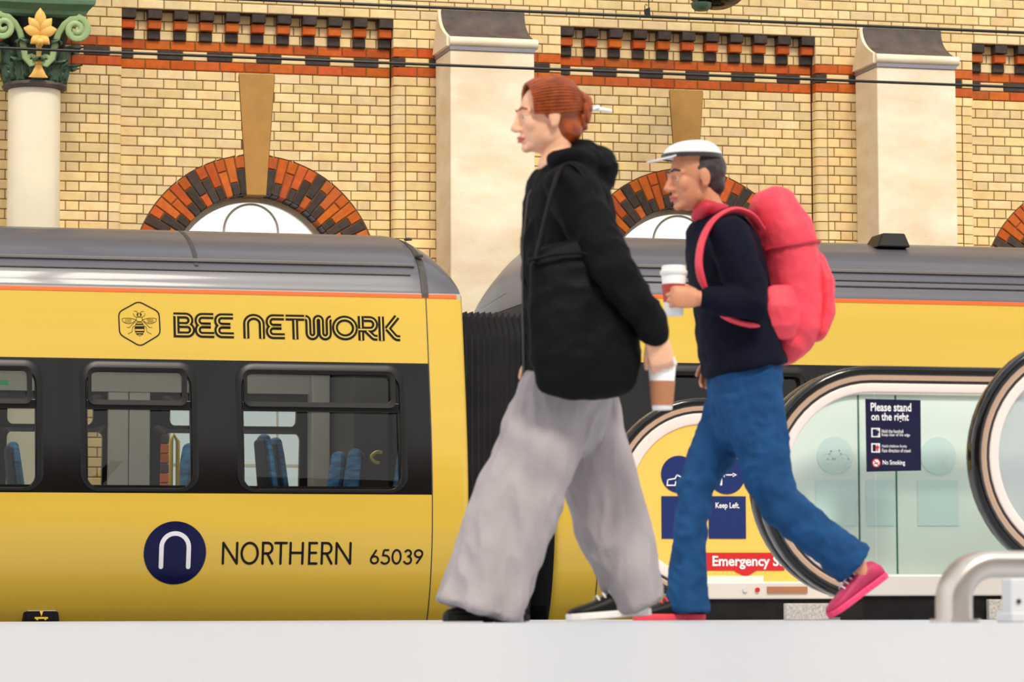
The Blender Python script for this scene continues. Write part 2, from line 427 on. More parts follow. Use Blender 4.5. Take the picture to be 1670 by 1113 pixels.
def std_brick(w):
    m = MB(); m.bbox(-w / 2, w / 2, 0, 0.09, -CH / 2 + .004, CH / 2 - .004, 0.007)
    me = bpy.data.meshes.new('brick'); me.from_pydata(m.v, [], m.f); me.materials.append(MAT['cream_brick']); return me
def in_view(x, y, z):
    d = Vector((x, y, z)) - CAM; k = d.dot(cF); return 835 + FPX * d.dot(cR) / k, 556.5 - FPX * d.dot(cU) / k
def hidden(u, v):
    return v < 2 or u < 2 or u > 1668 or v > 352 or (1395 < u < 1560 and v > 35) or (712 < u < 880 and v > 12) or (u < 165 and v < 150) or (8 < u < 105) or \
        (840 < u < 1000 and v > 125) or (1090 < u < 1400 and v > 300) or (1080 < u < 1165 and v > 215)
cand = []
for i, q in enumerate(BR):
    if q[6] > 0.2:
        u, v = in_view((q[0] + q[1]) / 2, q[5], (q[3] + q[4]) / 2)
        if not hidden(u, v): cand.append((u, i))
pick = set(i for u, i in sorted(cand)[:300])
me_s = std_brick(0.229); rest = MB()
for i, q in enumerate(BR):
    x0_, x1_, poly, zb, zt, y, _ = q; c = .006
    if i in pick:
        o = link('brick', me_s, wall); o.location = ((x0_ + x1_) / 2, y, (zb + zt) / 2)
    elif poly: rest.prism_xz(poly, y + .001, y + .09)
    else: rest.bbox(x0_, x1_, y, y + .09, zb, zt, c)
rest.v += []
n0 = len(rest.v); rest.v += bull.v; rest.f += [tuple(n0 + i for i in f) for f in bull.f]; rest.mi += bull.mi
ro = rest.build('brick', 'cream_brick', wall); ro['kind'] = 'stuff'

# orange and chequered bands, corbel table
mesh_cache = {}
def cbrick(name, w, h, depth, m, x, y, z):
    key = (round(w, 3), round(h, 3), round(depth, 3), m)
    if key not in mesh_cache:
        b = MB(); b.bbox(-w / 2, w / 2, 0, depth, -h / 2, h / 2, 0.006)
        me = bpy.data.meshes.new(name); me.from_pydata(b.v, [], b.f); me.materials.append(MAT[m]); mesh_cache[key] = me
    o = link(name, mesh_cache[key], wall); o.location = (x, y, z); return o
hB = CH - 0.008
def band(x0, x1, y, r):
    z = Z0 + (r + .5) * CH
    if r == 1:
        n = max(2, round((x1 - x0) / 0.2265)); w = (x1 - x0) / n
        # half brick first, then alternating cream and black
        x = x0; k = 0
        while x < x1 - 0.02:
            ww = w / 2 if k == 0 else w
            ww = min(ww, x1 - x)
            cbrick('band_brick', ww - .008, hB, .09, 'dark_brick' if k % 2 == 0 else 'cream_brick', x + ww / 2, y, z); x += ww; k += 1
    else:
        n = max(1, round((x1 - x0) / 0.226)); w = (x1 - x0) / n
        x = x0; k = 0
        if r == 2 and n > 4: x = x0
        for j in range(n):
            cbrick('band_brick', w - .008, hB, .09, 'orange_brick', x0 + (j + .5) * w, y, z)
for i, cx in enumerate(BAYS):
    if i == 0: continue
    p1 = min(cx + HP, 14.0)
    for r in (0, 1, 2):
        band(cx - HP, p1, PY, r)
        band(cx - BAYP + HP, cx - HP, SY, r)
    nd = 11; pitch = (2 * HP - 0.125) / (nd - 1)
    for k in range(nd):
        x = cx - HP + 0.0625 + k * pitch
        if x > 14.0: break
        cbrick('corbel_brick', .128, hB, .12, 'dark_brick', x, SY + .004, Z0 + 5.5 * CH)
        cbrick('corbel_brick', .118, hB, .085, 'orange_brick', x, SY + .035, Z0 + 4.5 * CH)
        cbrick('corbel_brick', .116, hB, .05, 'dark_brick', x, SY + .082, Z0 + 3.5 * CH)

# arches of alternating orange and black voussoirs, keystones
STEP = 4.9; A0 = 5.6
def wedge(r0, r1, a0, a1):
    m = MB(); c = .006; g = 0.005
    def q(d, y):
        ea, eb = (g + d) / r0, (g + d) / r1
        pt = lambda r, a: (r * math.sin(a), y, r * math.cos(a))
        return [pt(r0 + g + d, a0 + ea), pt(r1 - g - d, a0 + eb), pt(r1 - g - d, a1 - eb), pt(r0 + g + d, a1 - ea)]
    m.quads([q(c, 0), q(0, c), q(0, .36)], True, True, False)
    return m
ARCHPAT = [('o', 'd'), ('o', 'd'), ('o', 'o'), ('o', 'd'), ('o', 'd'), ('d', 'o')]
arch_mesh = {}
for ai, cx in enumerate(BAYS[1:]):
    for sgn in (1, -1):
        if ai == 2 and sgn == 1: continue
        for k in range(17):
            a0 = math.radians(A0 + k * STEP); a1 = a0 + math.radians(STEP)
            rs = RI + (0.24 if k % 2 == 0 else 0.12)
            for which, (r0, r1) in enumerate(((rs, RO), (RI, rs))):
                key = (sgn, k, which)
                if key not in arch_mesh:
                    m = wedge(r0, r1, a0, a1)
                    if sgn < 0: m.v = [(-p[0], p[1], p[2]) for p in m.v]
                    me = bpy.data.meshes.new('arch_brick'); me.from_pydata(m.v, [], m.f)
                    me.materials.append(MAT['orange_brick' if ARCHPAT[k % 6][which] == 'o' else 'dark_brick']); arch_mesh[key] = me
                    bm = bmesh.new(); bm.from_mesh(me); bmesh.ops.recalc_face_normals(bm, faces=bm.faces); bm.to_mesh(me); bm.free()
                o = link('arch_brick', arch_mesh[key], wall); o.location = (cx, PY - .002, ZC)
        # plain jamb below the springing
    k1, k0 = keyhalf(Z0 - .006), keyhalf(3.845)
    MB().prism_xz([(cx - k0, 3.845), (cx + k0, 3.845), (cx + k1, Z0 - .008), (cx - k1, Z0 - .008)], PY - .012, PY + .36).build('keystone', 'ochre_stone', wall, bev=.006)
    for sgn in (1, -1):
        for k in range(24):
            zt = ZC - k * CH; w = 0.24 if k % 2 else 0.35
            if zt < .9: break
            cbrick('jamb_brick', w - .008, hB, .3, ('orange_brick', 'dark_brick')[k % 3 == 1], cx + sgn * (RI + w / 2), PY - .002, zt - CH / 2)

# arched windows behind the ring
for n, cx in enumerate(BAYS[1:]):
    fr = MB(); ro_, ri_ = RI + .03, RI - .045; zb = 0.35
    outer = [(cx + ro_, zb)] + arc(cx, ZC, ro_, 0, 180, 32) + [(cx - ro_, zb)]
    inner = [(cx + ri_, zb + .05)] + arc(cx, ZC, ri_, 0, 180, 32) + [(cx - ri_, zb + .05)]
    def lp(P, y): return [(x, y, z) for x, z in P]
    fr.quads([lp(outer, 30.24), lp(inner, 30.24), lp(inner, 30.30), lp(outer, 30.30)], True, loop=True)
    w = struct(fr.build(f'window_{n+1}', 'cream_paint'), 'white arched window with round tracery above the train')
    t = MB(); zc2, r2 = ZC + .47, .25
    ring = [(cx + r2 * math.cos(a), 30.27, zc2 + r2 * math.sin(a)) for a in [PI * j / 24 for j in range(25)]]
    t.tube(ring, .011, 6, ref=(0, 1, 0)); t.build('tracery', 'cream_paint', w, True)
    for s in (-1, 1):
        m = MB(); m.tube([(cx + s * (r2 + .0), 30.27, zc2), (cx + s * (r2 + .0), 30.27, zb)], .010, 6, ref=(0, 1, 0)); m.build('mullion', 'cream_paint', w, True)
    for zz in (ZC - .15, 2.2, 1.4):
        MB().box(cx - RI, cx + RI, 30.255, 30.285, zz - .015, zz + .015).build('glazing_bar', 'cream_paint', w)
    g = MB(); g.face([(x, 30.272, z) for x, z in inner]); g.build('pane', 'clear_glass', w)

# rendered stone piers with concave weathered caps
def pier(x0, x1):
    FY = 29.30
    p = MB(); p.box(x0, x1, FY, SY, -1.2, 5.13); po = p.build('stone_pier', 'pale_stone', wall, bev=.012)
    po['label'] = 'cream rendered pier with a dark weathered sloping cap'
    base = [(SY, 5.13), (FY - .02, 5.13), (FY - .02, 5.16)]
    MB().box(x0 - .005, x1 + .005, FY - .012, SY, 5.13, 5.165).build('lead_fillet', 'grey_paint', po)
    roll = MB(); rl = [(FY - .035 + .042 * (1 - math.sin(math.radians(a))) - .0, 5.21 + .045 * math.cos(math.radians(a))) for a in range(0, 181, 20)]
    roll.prism_yz([(SY, 5.255)] + rl + [(SY, 5.165)], x0 - .01, x1 + .03); roll.build('roll_moulding', 'pale_stone', po, True)
    cv = []
    for i in range(13):
        t = i / 12; cv.append((FY + .01 + .34 * (1 - (1 - t) ** 2.4), 5.25 + .31 * t))
    sl_ = MB(); sl_.prism_yz([(SY, 5.2)] + [(FY + .01, 5.2)] + cv, x0, x1); sl_.build('sloping_cap', 'slate_cap', po, True)
    ck = MB(); ck.prism_yz([(SY, 5.17), (FY + .02, 5.17)] + [(y + .012, z + .012) for y, z in cv], x0 - .03, x0 - .001); ck.build('cap_cheek', 'pale_stone', po)
for cx in BAYS[1:]: pier(cx + 1.645, cx + 2.43)

struct(MB().box(-30, 36, -9.4, -9.0, 0, 8.5).build('wall_front', 'unseen_dark_wall'), 'unseen dark wall behind the viewer, added to darken reflections')  # out of view, added to cut front light and dim what the coaches reflect
# unseen station roof beams, added to streak the train's reflections; open sky between
rf = MB()
for k in range(9): rf.box(-14, 28, 2 + k * 3.6, 2.35 + k * 3.6, 12.2, 12.6)
for k in range(8): rf.box(-12 + k * 5.4, -11.75 + k * 5.4, 0, 31, 12.6, 13.0)
struct(rf.build('ceiling', 'steel_beam'), 'unseen steel beams of the station roof, added for streak reflections')

# ------------------------------------------------------------------ painted iron column with green capital
CX, CY = 3.272, 29.28
col = thing('iron_column', 'cream cast-iron column with green and gold leafy capital against the brick wall', 'column', (CX, CY, -1.15))
MB().lathe((CX, CY, 0), [(.235, -1.15), (.232, 2), (.227, 4.60), (.227, 4.63)], 40).build('shaft', 'cream_paint', col, True)
MB().lathe((CX, CY, 0), [(.2, 4.615), (.268, 4.62), (.282, 4.645), (.268, 4.672), (.2, 4.68)], 40).build('neck_ring', 'slate_cap', col, True)
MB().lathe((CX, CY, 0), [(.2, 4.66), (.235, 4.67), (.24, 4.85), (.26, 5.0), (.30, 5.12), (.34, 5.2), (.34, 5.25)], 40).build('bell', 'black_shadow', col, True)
ab = MB()
def sq(h, z, k=.04):   # abacus outline with slightly hollowed sides
    P = []
    for q in range(4):
        a = q * PI / 2
        for t in (-1, -.5, 0, .5):
            x, y = h * t, -h + k * (1 - t * t)
            P.append((CX + x * math.cos(a) - y * math.sin(a), CY + x * math.sin(a) + y * math.cos(a), z))
    return P
ab.quads([sq(.37, 5.215), sq(.40, 5.235), sq(.415, 5.265), sq(.45, 5.30), sq(.47, 5.315), sq(.475, 5.355), sq(.45, 5.362)], True, True, True)
ab.build('abacus', 'mid_green', col, False, .004)
MB().box(CX - .21, CX + .16, CY - .16, CY + .3, 5.36, 7.2).build('upper_shaft', 'grey_paint', col, bev=.01)
def leaf(name, base_r, z0, h, wd_, ang, curl, m, y_off=0):
    """acanthus leaf: lobed strip rising along the bell and curling outward"""
    mb = MB(); rings = []; nz = 12
    for i in range(nz + 1):
        t = i / nz
        r = base_r + .02 + .05 * t + curl * max(0, t - .55) ** 2 * 5
        z = z0 + h * (t if t < .86 else .86 + (t - .86) * .1 - (t - .86) * .6)
        w = wd_ * (0.55 + .55 * math.sin(PI * min(1, t * .93 + .05))) * (1 + .16 * math.sin(t * 22))
        if t > .95: w *= .5
        ring = []
        for j in range(7):
            s = (j - 3) / 3
            rr = r + .022 * (1 - abs(s)) - .018 * abs(s) + .008 * math.cos(s * 9)
            th = ang + s * w / max(.2, rr)
            ring.append((CX + rr * math.cos(th), CY + rr * math.sin(th), z - .02 * s * s))
        rings.append(ring)
    mb.quads(rings, False)
    o = mb.build(name, m, col, True)
    sd = o.modifiers.new('thick', 'SOLIDIFY'); sd.thickness = .012; sd.offset = 1
    return o
for k in range(10): leaf('acanthus_leaf', .225, 4.675, .21, .062, -PI / 2 + k * PI / 5, .10, 'dark_green')
for k in range(8): leaf('acanthus_leaf', .225, 4.70, .37, .10, -PI / 2 + (k + .5) * PI / 4, .12, 'dark_green')
def volute(dir_, side):
    """scroll: pale green band rising from beside the stem and coiling outward"""
    f = Vector((math.cos(dir_), math.sin(dir_), 0)); s = Vector((-f.y, f.x, 0)) * side
    c0 = Vector((CX, CY, 0))
    P = []; W = []
    def add(a, z, out, w): P.append(c0 + f * out + s * a + Vector((0, 0, z))); W.append(w)
    for i in range(15):     # small curl at the foot
        t = i / 14; ang = math.radians(90 - 470 * (1 - t)); r = .012 + .036 * t
        add(.065 + r * math.cos(ang) * -1, 4.84 + r * math.sin(ang) * -1 + .0, .315, (.02, .013))
    for a, z, o_ in ((.118, 4.86, .318), (.128, 4.93, .322), (.142, 5.0, .33), (.17, 5.08, .345), (.215, 5.15, .36), (.27, 5.195, .375), (.325, 5.20, .385)):
        add(a, z, o_, (.028, .017))
    cx_, cz_ = .315, 5.105
    for i in range(30):
        t = i / 29; ang = math.radians(80 - 620 * t); r = .098 * (1 - t) + .012
        add(cx_ + r * math.cos(ang), cz_ + r * math.sin(ang), .39, (.03 - .008 * t, .017 - .007 * t))
    m = MB(); m.tube(P, W, 8, ref=tuple(f)); m.build('volute', 'pale_green', col, True)
for d in (-PI / 2, PI):
    for s in (1, -1): volute(d, s)
def flower(dir_):
    f = Vector((math.cos(dir_), math.sin(dir_), 0)); s = Vector((-f.y, f.x, 0)); c0 = Vector((CX, CY, 0))
    at = lambda a, z, o: c0 + f * o + s * a + Vector((0, 0, z))
    m = MB()
    m.tube([at(0, 4.69, .30), at(0, 4.72, .31), at(0, 4.80, .315)], [(.085, .02), (.06, .025), (.022, .02)], 10, ref=tuple(f))
    m.tube([at(0, 4.80, .315), at(0, 4.815, .315), at(0, 4.83, .315)], [.03, .036, .03], 10, ref=tuple(f))
    m.tube([at(0, 4.82, .315), at(0, 4.95, .33), at(0, 5.03, .36)], [(.02, .02), (.026, .024), (.05, .035)], 10, ref=tuple(f))
    fo = m.build('flower_stem', 'gilt', col, True)
    for ang, ln, zc_, wd_ in ((90, .19, 5.08, .05), (50, .15, 5.07, .042), (130, .15, 5.07, .042), (14, .14, 5.06, .05), (166, .14, 5.06, .05), (-40, .10, 5.03, .038), (220, .10, 5.03, .038), (-75, .07, 5.02, .03), (255, .07, 5.02, .03)):
        a = math.radians(ang); p = MB(); P = []; W = []
        for i in range(7):
            t = i / 6; P.append(at(math.cos(a) * ln * t, zc_ + math.sin(a) * ln * t, .385 + .03 * math.sin(PI * t) + .02 * t)); W.append((wd_ * (math.sin(PI * (t * .9 + .08)) ** .7) + .002, .014))
        p.tube(P, W, 8, ref=tuple(f)); p.build('petal', 'gilt', fo, True)
flower(-PI / 2); flower(PI)

# ------------------------------------------------------------------ overhead wires, dropper, globe lamp
def wire(u0, v0, u1, v1, r, label):
    a, b = pix(u0, v0, 27.6), pix(u1, v1, 27.6); d = (b - a); zm = (a.z + b.z) / 2
    P = [(a.x - 5 + (d.x + 10) * i / 10, 27.6, zm) for i in range(11)]
    return tag(MB().tube(P, r, 8).build('overhead_wire', 'wire_black', None, True), label, 'wire')
wire(0, 78, 1670, 143, .0125, 'lower black overhead wire crossing the brick wall above the train')
w2 = wire(400, -3, 1670, 55, .0135, 'upper black overhead wire near the top of the brick wall')
h = pix(1057, 20, 27.6)
dr = thing('wire_dropper', 'thin black dropper with a hook clamp on the upper overhead wire', 'dropper', tuple(h))
MB().tube([(h.x + .006, 27.6, 5.24), (h.x + .006, 27.6, 7.0)], .005, 6).build('rod', 'wire_black', dr, True)
MB().tube([(h.x - .028, 27.6, 5.245), (h.x - .03, 27.6, 5.28), (h.x - .02, 27.6, 5.30), (h.x - .006, 27.6, 5.285)], .004, 6, ref=(0, 1, 0)).build('hook', 'wire_black', dr, True)
MB().prism_xz([(h.x - .035, 5.25), (h.x + .012, 5.27), (h.x + .018, 5.185), (h.x - .025, 5.182)], 27.585, 27.615).build('clamp', 'wire_black', dr)
g = pix(1168, -45, 28.6)
lp_ = thing('globe_lamp', 'clear glass globe lamp hanging at the top edge before the bricks', 'lamp', (g.x, 28.6, g.z))
GR = .34
MB().lathe((g.x, 28.6, g.z), [(GR * math.cos(math.radians(a)), GR * math.sin(math.radians(a))) for a in range(-88, 89, 8)], 32).build('globe', 'lamp_glass', lp_, True)
bt = pix(1150, 11, 28.45)
MB().lathe((bt.x - .02, 28.5, bt.z - .03), [(.01, 0), (.06, .004), (.085, .03), (.095, .07), (.05, .075)], 16).build('lamp_cap', 'dark_green', lp_, True)
MB().lathe((g.x, 28.6, g.z + GR - .02), [(.1, 0), (.1, .06), (.04, .1), (.02, .16), (.02, 1.4)], 16).build('stem', 'wire_black', lp_, True)

# ================================================================== trains
YT = 23.2; WT = 2.8
PROF = [(-.04, .20), (.03, .16), (.1, .125), (.25, .07), (.45, .025), (.6, .005), (.7, 0), (.9, 0), (1.1, .012), (1.3, .032), (1.55, .068), (1.8, .108), (2.05, .15), (2.31, .198),
        (2.36, .213), (2.42, .235), (2.47, .26), (2.52, .295), (2.55, .325), (2.59, .37), (2.64, .45), (2.69, .55), (2.735, .67), (2.775, .80), (2.81, .93), (2.838, 1.08), (2.857, 1.24), (2.865, 1.4)]
def _cr(p0, p1, p2, p3, t):
    return tuple(.5 * (2 * b + (c - a) * t + (2 * a - 5 * b + 4 * c - d) * t * t + (3 * b - a - 3 * c + d) * t ** 3) for a, b, c, d in zip(p0, p1, p2, p3))
_P = PROF; PROF = []
for i in range(len(_P) - 1):     # round the profile off
    for q in range(3): PROF.append(_cr(_P[max(0, i - 1)], _P[i], _P[i + 1], _P[min(len(_P) - 1, i + 2)], q / 3))
PROF.append(_P[-1])
def yprof(z):
    for (a, ya), (b, yb) in zip(PROF, PROF[1:]):
        if a <= z <= b: return ya + (yb - ya) * (z - a) / (b - a)
    return PROF[0][1] if z < PROF[0][0] else PROF[-1][1]
def zs(z0, z1):
    return sorted(set([z0, z1] + [p[0] for p in PROF if z0 < p[0] < z1]))
def skin(mb, x0, x1, z0, z1, off=0.0, dz=0.0, holes=(), far=False):
    """piece of body side following the profile, with rectangular holes (xa, xb, za, zb)"""
    X = sorted(set([x0, x1] + [q for h_ in holes for q in h_[:2]])); Z = sorted(set(zs(z0, z1) + [q for h_ in holes for q in h_[2:]]))
    for a, b in zip(X, X[1:]):
        for c, d in zip(Z, Z[1:]):
            mx, mz = (a + b) / 2, (c + d) / 2
            if any(h_[0] < mx < h_[1] and h_[2] < mz < h_[3] for h_ in holes): continue
            Yc = lambda z: (YT + WT - yprof(z) - off) if far else (YT + yprof(z) + off)
            mb.face([(a, Yc(c), c + dz), (b, Yc(c), c + dz), (b, Yc(d), d + dz), (a, Yc(d), d + dz)])
    return mb
def dome(x, xe, sgn, L=.42):
    """height factor of the roof towards a rounded vehicle end at xe (sgn +1: end on the right)"""
    t = (xe - x) * sgn
    return 1.0 if t >= L else math.sqrt(max(0.0, 1 - ((L - t) / L) ** 2))
def roofmesh(mb, xs, z0, z1, xe, sgn, dz=0.0, off=0.0, zmin=2.31):
    Z = zs(z0, z1); rings = []
    for x in xs:
        k = dome(x, xe, sgn); ins = (1 - k) * .05
        half = [(yprof(z) + ins + off, zmin + (z - zmin) * (.22 + .78 * k) if k < 1 else z) for z in Z]
        half = [(y, z) for y, z in half]
        ring = [(x, YT + y, z + dz) for y, z in half]
        if z1 > 2.84: ring += [(x, YT + WT - y, z + dz) for y, z in reversed(half[:-1])]
        rings.append(ring)
    mb.quads(rings, False); return mb
def decal(polys, off=-.003, dz=0.0):
    mb = MB()
    for p in polys: mb.face([(q[0], YT + yprof(q[1] - dz) + off, q[1]) for q in p])
    return mb
def pz(u, v, y=0.0):
    p = pix(u, v, YT + y); return Vector((p.x, p.z))
def window(parent, X0, X1, dz=0.0, z0=.892, z1=1.806, hopper=True):
    o = X0; f = MB(); g = MB()
    A = rrect(X0, X1, z0, z1, .125); A2 = rrect(X0 + .012, X1 - .012, z0 + .012, z1 - .012, .115)
    B2 = rrect(X0 + .036, X1 - .045, z0 + .02, z1 - .07, .10); B = rrect(X0 + .043, X1 - .05, z0 + .026, z1 - .078, .09)
    L = lambda P, off: [(x, YT + yprof(z) + off, z + dz) for x, z in P]
    f.quads([L(A, .01), L(A, -.008), L(A2, -.016), L(B2, -.016), L(B, -.004), L(B, .06)])
    w = f.build('window', 'rubber', parent, True)
    zb0, zb1 = 1.463, 1.529
    m = MB(); m.box(X0 + .04, X1 - .047, YT + .056, YT + .1, zb0 + dz, zb1 + dz); m.build('divider_bar', 'rubber', w, bev=.006)
    if hopper:
        h_ = MB(); a = rrect(X0 + .052, X1 - .075, zb1 - .035, z1 - .05, .05); b = rrect(X0 + .078, X1 - .106, zb1, z1 - .078, .035)
        h_.quads([L(a, .01), L(a, -.022), L(b, -.018), L(b, .03)]); h_.build('hopper_frame', 'rubber', w, True)
    gl = MB(); gl.face([(x, YT + yprof(z) + .03, z + dz) for x, z in rrect(X0 + .04, X1 - .045, z0 + .022, z1 - .07, .09)]); gl.build('pane', 'coach_glass', w)
    return w
def seat(parent, x, y, face, zf=.27):
    """face: +1 looks along +x, -1 along -x"""
    s = MB(); P = []; Wd = []
    for i in range(8):
        t = i / 7; P.append((x - face * (.02 + .09 * t), y, zf + .38 + .70 * t)); Wd.append((.055 - .012 * t, .215 - (.06 if t > .97 else .02 * t)))
    s.tube(P, Wd, 14, ref=(0, 1, 0), roundcap=True)
    bo = s.build('seat', 'seat_blue', parent, True)
    c = MB(); c.tube([(x - face * .02, y, zf + .42), (x + face * .2, y, zf + .43), (x + face * .42, y, zf + .44)], [(.06, .2), (.065, .21), (.055, .205)], 14, ref=(0, 1, 0), roundcap=True); c.build('cushion', 'seat_blue', bo, True)
    MB().tube([(x - face * .075, y, zf + .40), (x - face * .105, y, zf + .7), (x - face * .14, y, zf + 1.06)], [(.03, .20), (.032, .2), (.03, .17)], 12, ref=(0, 1, 0), roundcap=True).build('seat_shell', 'seat_dark', bo, True)
    MB().box(x + face * .1 - .05, x + face * .1 + .05, y - .12, y + .12, zf, zf + .38).build('pedestal', 'seat_dark', bo)

def frange(a, b, n): return [a + (b - a) * i / n for i in range(n + 1)]
# ------------------------------------------------------------------ near coach (left)
XE, XJ, XW = 5.69, 5.415, -3.5
c1 = thing('train_coach', 'yellow and black train coach lettered BEE NETWORK and NORTHERN 65039', 'train coach', (1.2, YT + 1.4, -1.15))
W = [(0.75, 1.60), (1.857, 2.676), (2.933, 3.752), (4.024, 5.238)]
holes = [(a + .05, b - .055, .892 + .045, 1.806 - .075) for a, b in W]
skin(MB(), XW, XJ, -.04, .882).build('lower_panel', 'train_yellow', c1, True)
skin(MB(), XW, XJ, .882, 1.82, 0, 0, holes).build('window_band', 'train_black', c1, True)
skin(MB(), XW, XJ, 1.82, 2.31).build('upper_panel', 'train_yellow', c1, True)
skin(MB(), XW, XJ, 2.295, 2.323, -.004).build('orange_stripe', 'orange_line', c1)
roofmesh(MB(), [XW, XJ - .2] + frange(XJ - .14, XJ, 3), 2.31, 2.865, XE, 1).build('roof', 'roof_grey', c1, True)
g_ = MB(); rings = []
for x in (XW, XJ - .06):
    rings.append([(x, YT + y, z) for y, z in ((.31, 2.528), (.285, 2.532), (.283, 2.546), (.325, 2.557))])
g_.quads(rings, False, False, False); g_.build('gutter', 'roof_dirt', c1)
MB().tube([(XW, YT + .252, 2.465), (XJ - .1, YT + .252, 2.465)], .006, 6).build('roof_rib', 'seam', c1, True)
def roofseam(x, w, m, parent, z0, z1, dz=0.0, xe=XE, sgn=1, off=-.008):
    mb = MB(); roofmesh(mb, [x - w / 2, x + w / 2], z0, z1, xe, sgn, dz, off); return mb.build('roof_seam', m, parent, True)
so_ = roofseam(pz(318, 398, .35).x, .03, 'seam', c1, 2.5, 2.865)
so2 = roofseam(XJ - .005, .05, 'seam', c1, 2.30, 2.865, off=-.010)
for q in (2.60, 2.76):
    k = yprof(q); MB().lathe((XJ - .005, YT + k, q + .012), [(.03, 0), (.03, .012), (.02, .018)], 12).build('seam_bolt', 'seam', so2, True)
skin(MB(), XJ - .004, XJ + .004, -.04, 2.31, -.002).build('panel_joint', 'seam', c1)
# rounded end panel
e = MB(); rings = []
for x, ins in [(XJ + .004, 0), (XE - .06, 0), (XE - .03, .006), (XE - .01, .02), (XE, .05)]:
    rings.append([(x, YT + yprof(z) + ins, z) for z in zs(-.04, 2.31)])
e.quads(rings, False); e.build('end_panel', 'train_yellow', c1, True)
skin(MB(), XJ + .004, XE - .05, 2.295, 2.323, -.004).build('orange_stripe', 'orange_line', c1)
roofmesh(MB(), frange(XJ, XE - .12, 5) + frange(XE - .1, XE, 10)[0:], 2.31, 2.865, XE, 1).build('roof_dome', 'roof_grey', c1, True)
ew = MB(); pl_ = [(YT + yprof(z) + .06, z) for z in zs(-.04, 2.31)]; pl_ += [(2 * (YT + 1.4) - y, z) for y, z in reversed(pl_)]
ew.prism_yz(pl_, XE - .02, XE - .005); ew.build('end_wall', 'bellows', c1)
# far side and interior
def FX(u): return pix(u, 700, YT + WT).x
fh = [(FX(-150), FX(-20), .95, 1.46), (FX(8), FX(166), .95, 1.46), (FX(258), FX(487), .95, 1.46), (FX(8), FX(150), 1.50, 1.70), (FX(272), FX(480), 1.50, 1.70), (FX(-150), FX(-20), 1.5, 1.7)]
skin(MB(), XW, XE, -.04, .882, .0, 0, (), True).build('far_lower_panel', 'train_yellow', c1, True)
skin(MB(), XW, XE, .882, 1.82, 0, 0, fh, True).build('far_window_band', 'train_black', c1)
skin(MB(), XW, XE, 1.82, 2.31, 0, 0, (), True).build('far_upper_panel', 'train_yellow', c1, True)
for n_, h_ in enumerate(fh):
    mb = MB(); a = rrect(h_[0] - .07, h_[1] + .07, h_[2] - .05, h_[3] + .05, .06); b = rrect(h_[0] + .005, h_[1] - .005, h_[2] + .005, h_[3] - .005, .05)
    L = lambda P, off: [(x, YT + WT - yprof(z) + off, z) for x, z in P]
    mb.quads([L(a, -.02), L(b, -.05), L(b, .01)]); wf = mb.build('far_window', 'rubber', c1, True)
    mb = MB(); mb.face(L(b, -.01)); mb.build('pane', 'coach_glass', wf)
MB().box(XW, XE - .02, YT + .15, YT + WT - .15, .2, .27).build('cabin_floor', 'cabin_floor', c1)
MB().box(XW, XE - .02, YT + .2, YT + WT - .2, 2.28, 2.33).build('cabin_ceiling', 'lining', c1)
skin(MB(), XW, XE - .02, 1.76, 2.31, .07, 0, (), True).build('far_lining', 'lining', c1)
skin(MB(), XW, XE - .02, .27, .90, .07, 0, (), True).build('far_lining', 'lining', c1)
for a, b in ((FX(172), FX(205)), (FX(206), FX(240))):
    MB().box(a, b, YT + WT - .16, YT + WT - .1, .27, 2.2).build('door_leaf', 'lining', c1, bev=.01)
MB().box(FX(497), FX(526), YT + WT - .3, YT + WT - .1, .27, 2.28).build('draught_screen', 'lining', c1, bev=.01)
MB().box(FX(530), FX(585), YT + 1.7, YT + WT - .12, .27, 2.28).build('vestibule_cupboard', 'lining_dark', c1, bev=.01)
MB().box(FX(600), FX(622), YT + 1.9, YT + WT - .12, .27, 2.28).build('draught_screen', 'lining_dark', c1, bev=.01)
MB().box(XE - .06, XE - .03, YT + .2, YT + WT - .2, .27, 2.28).build('inner_end_wall', 'lining', c1)
la = MB(); la.box(XW, XE - .3, YT + 1.32, YT + 1.48, 2.262, 2.278); emit('cabin_light', (255, 246, 230), 14.0); la.build('cabin_lamp', 'cabin_light', c1)
for (u, row, fc) in ((300, (2.2,), -1), (284, (1.75,), -1), (455, (.42,), 1), (473, (.85,), 1), (528, (1.15,), -1), (555, (.75,), -1), (640, (.42,), -1), (652, (.85,), -1), (45, (2.2, 1.75), 1), (-60, (.42, .85), -1)):
    for yy in row:
        p = pix(u, 760, YT + yy); seat(c1, p.x, YT + yy, fc, .12 if u in (528, 555) else .20)
p = pix(279, 720, YT + 1.5); pl = MB(); pl.tube([(p.x, YT + 1.5, .9), (p.x, YT + 1.5, 1.32), (p.x + .02, YT + 1.5, 1.37), (p.x + .05, YT + 1.5, 1.32), (p.x + .05, YT + 1.5, .9)], .016, 8, ref=(0, 1, 0)); pl.build('grab_pole', 'grab_yellow', c1, True)
p = pix(612, 742, YT + .6); pl = MB(); pl.tube(cat([(p.x + .05, YT + .6, 1.205), (p.x + .01, YT + .6, 1.21), (p.x - .03, YT + .6, 1.175), (p.x - .005, YT + .6, 1.14), (p.x + .03, YT + .6, 1.13)]), .013, 8, ref=(0, 1, 0)); pl.build('grab_handle', 'grab_yellow', c1, True)
emit('exit_green', (20, 120, 70), .6); p = pix(3, 624.5, YT + WT - .35); MB().box(p.x - .06, p.x + .05, YT + WT - .36, YT + WT - .34, p.z - .018, p.z + .018).build('exit_sign', 'exit_green', c1)
for a, b in W: window(c1, a, b)

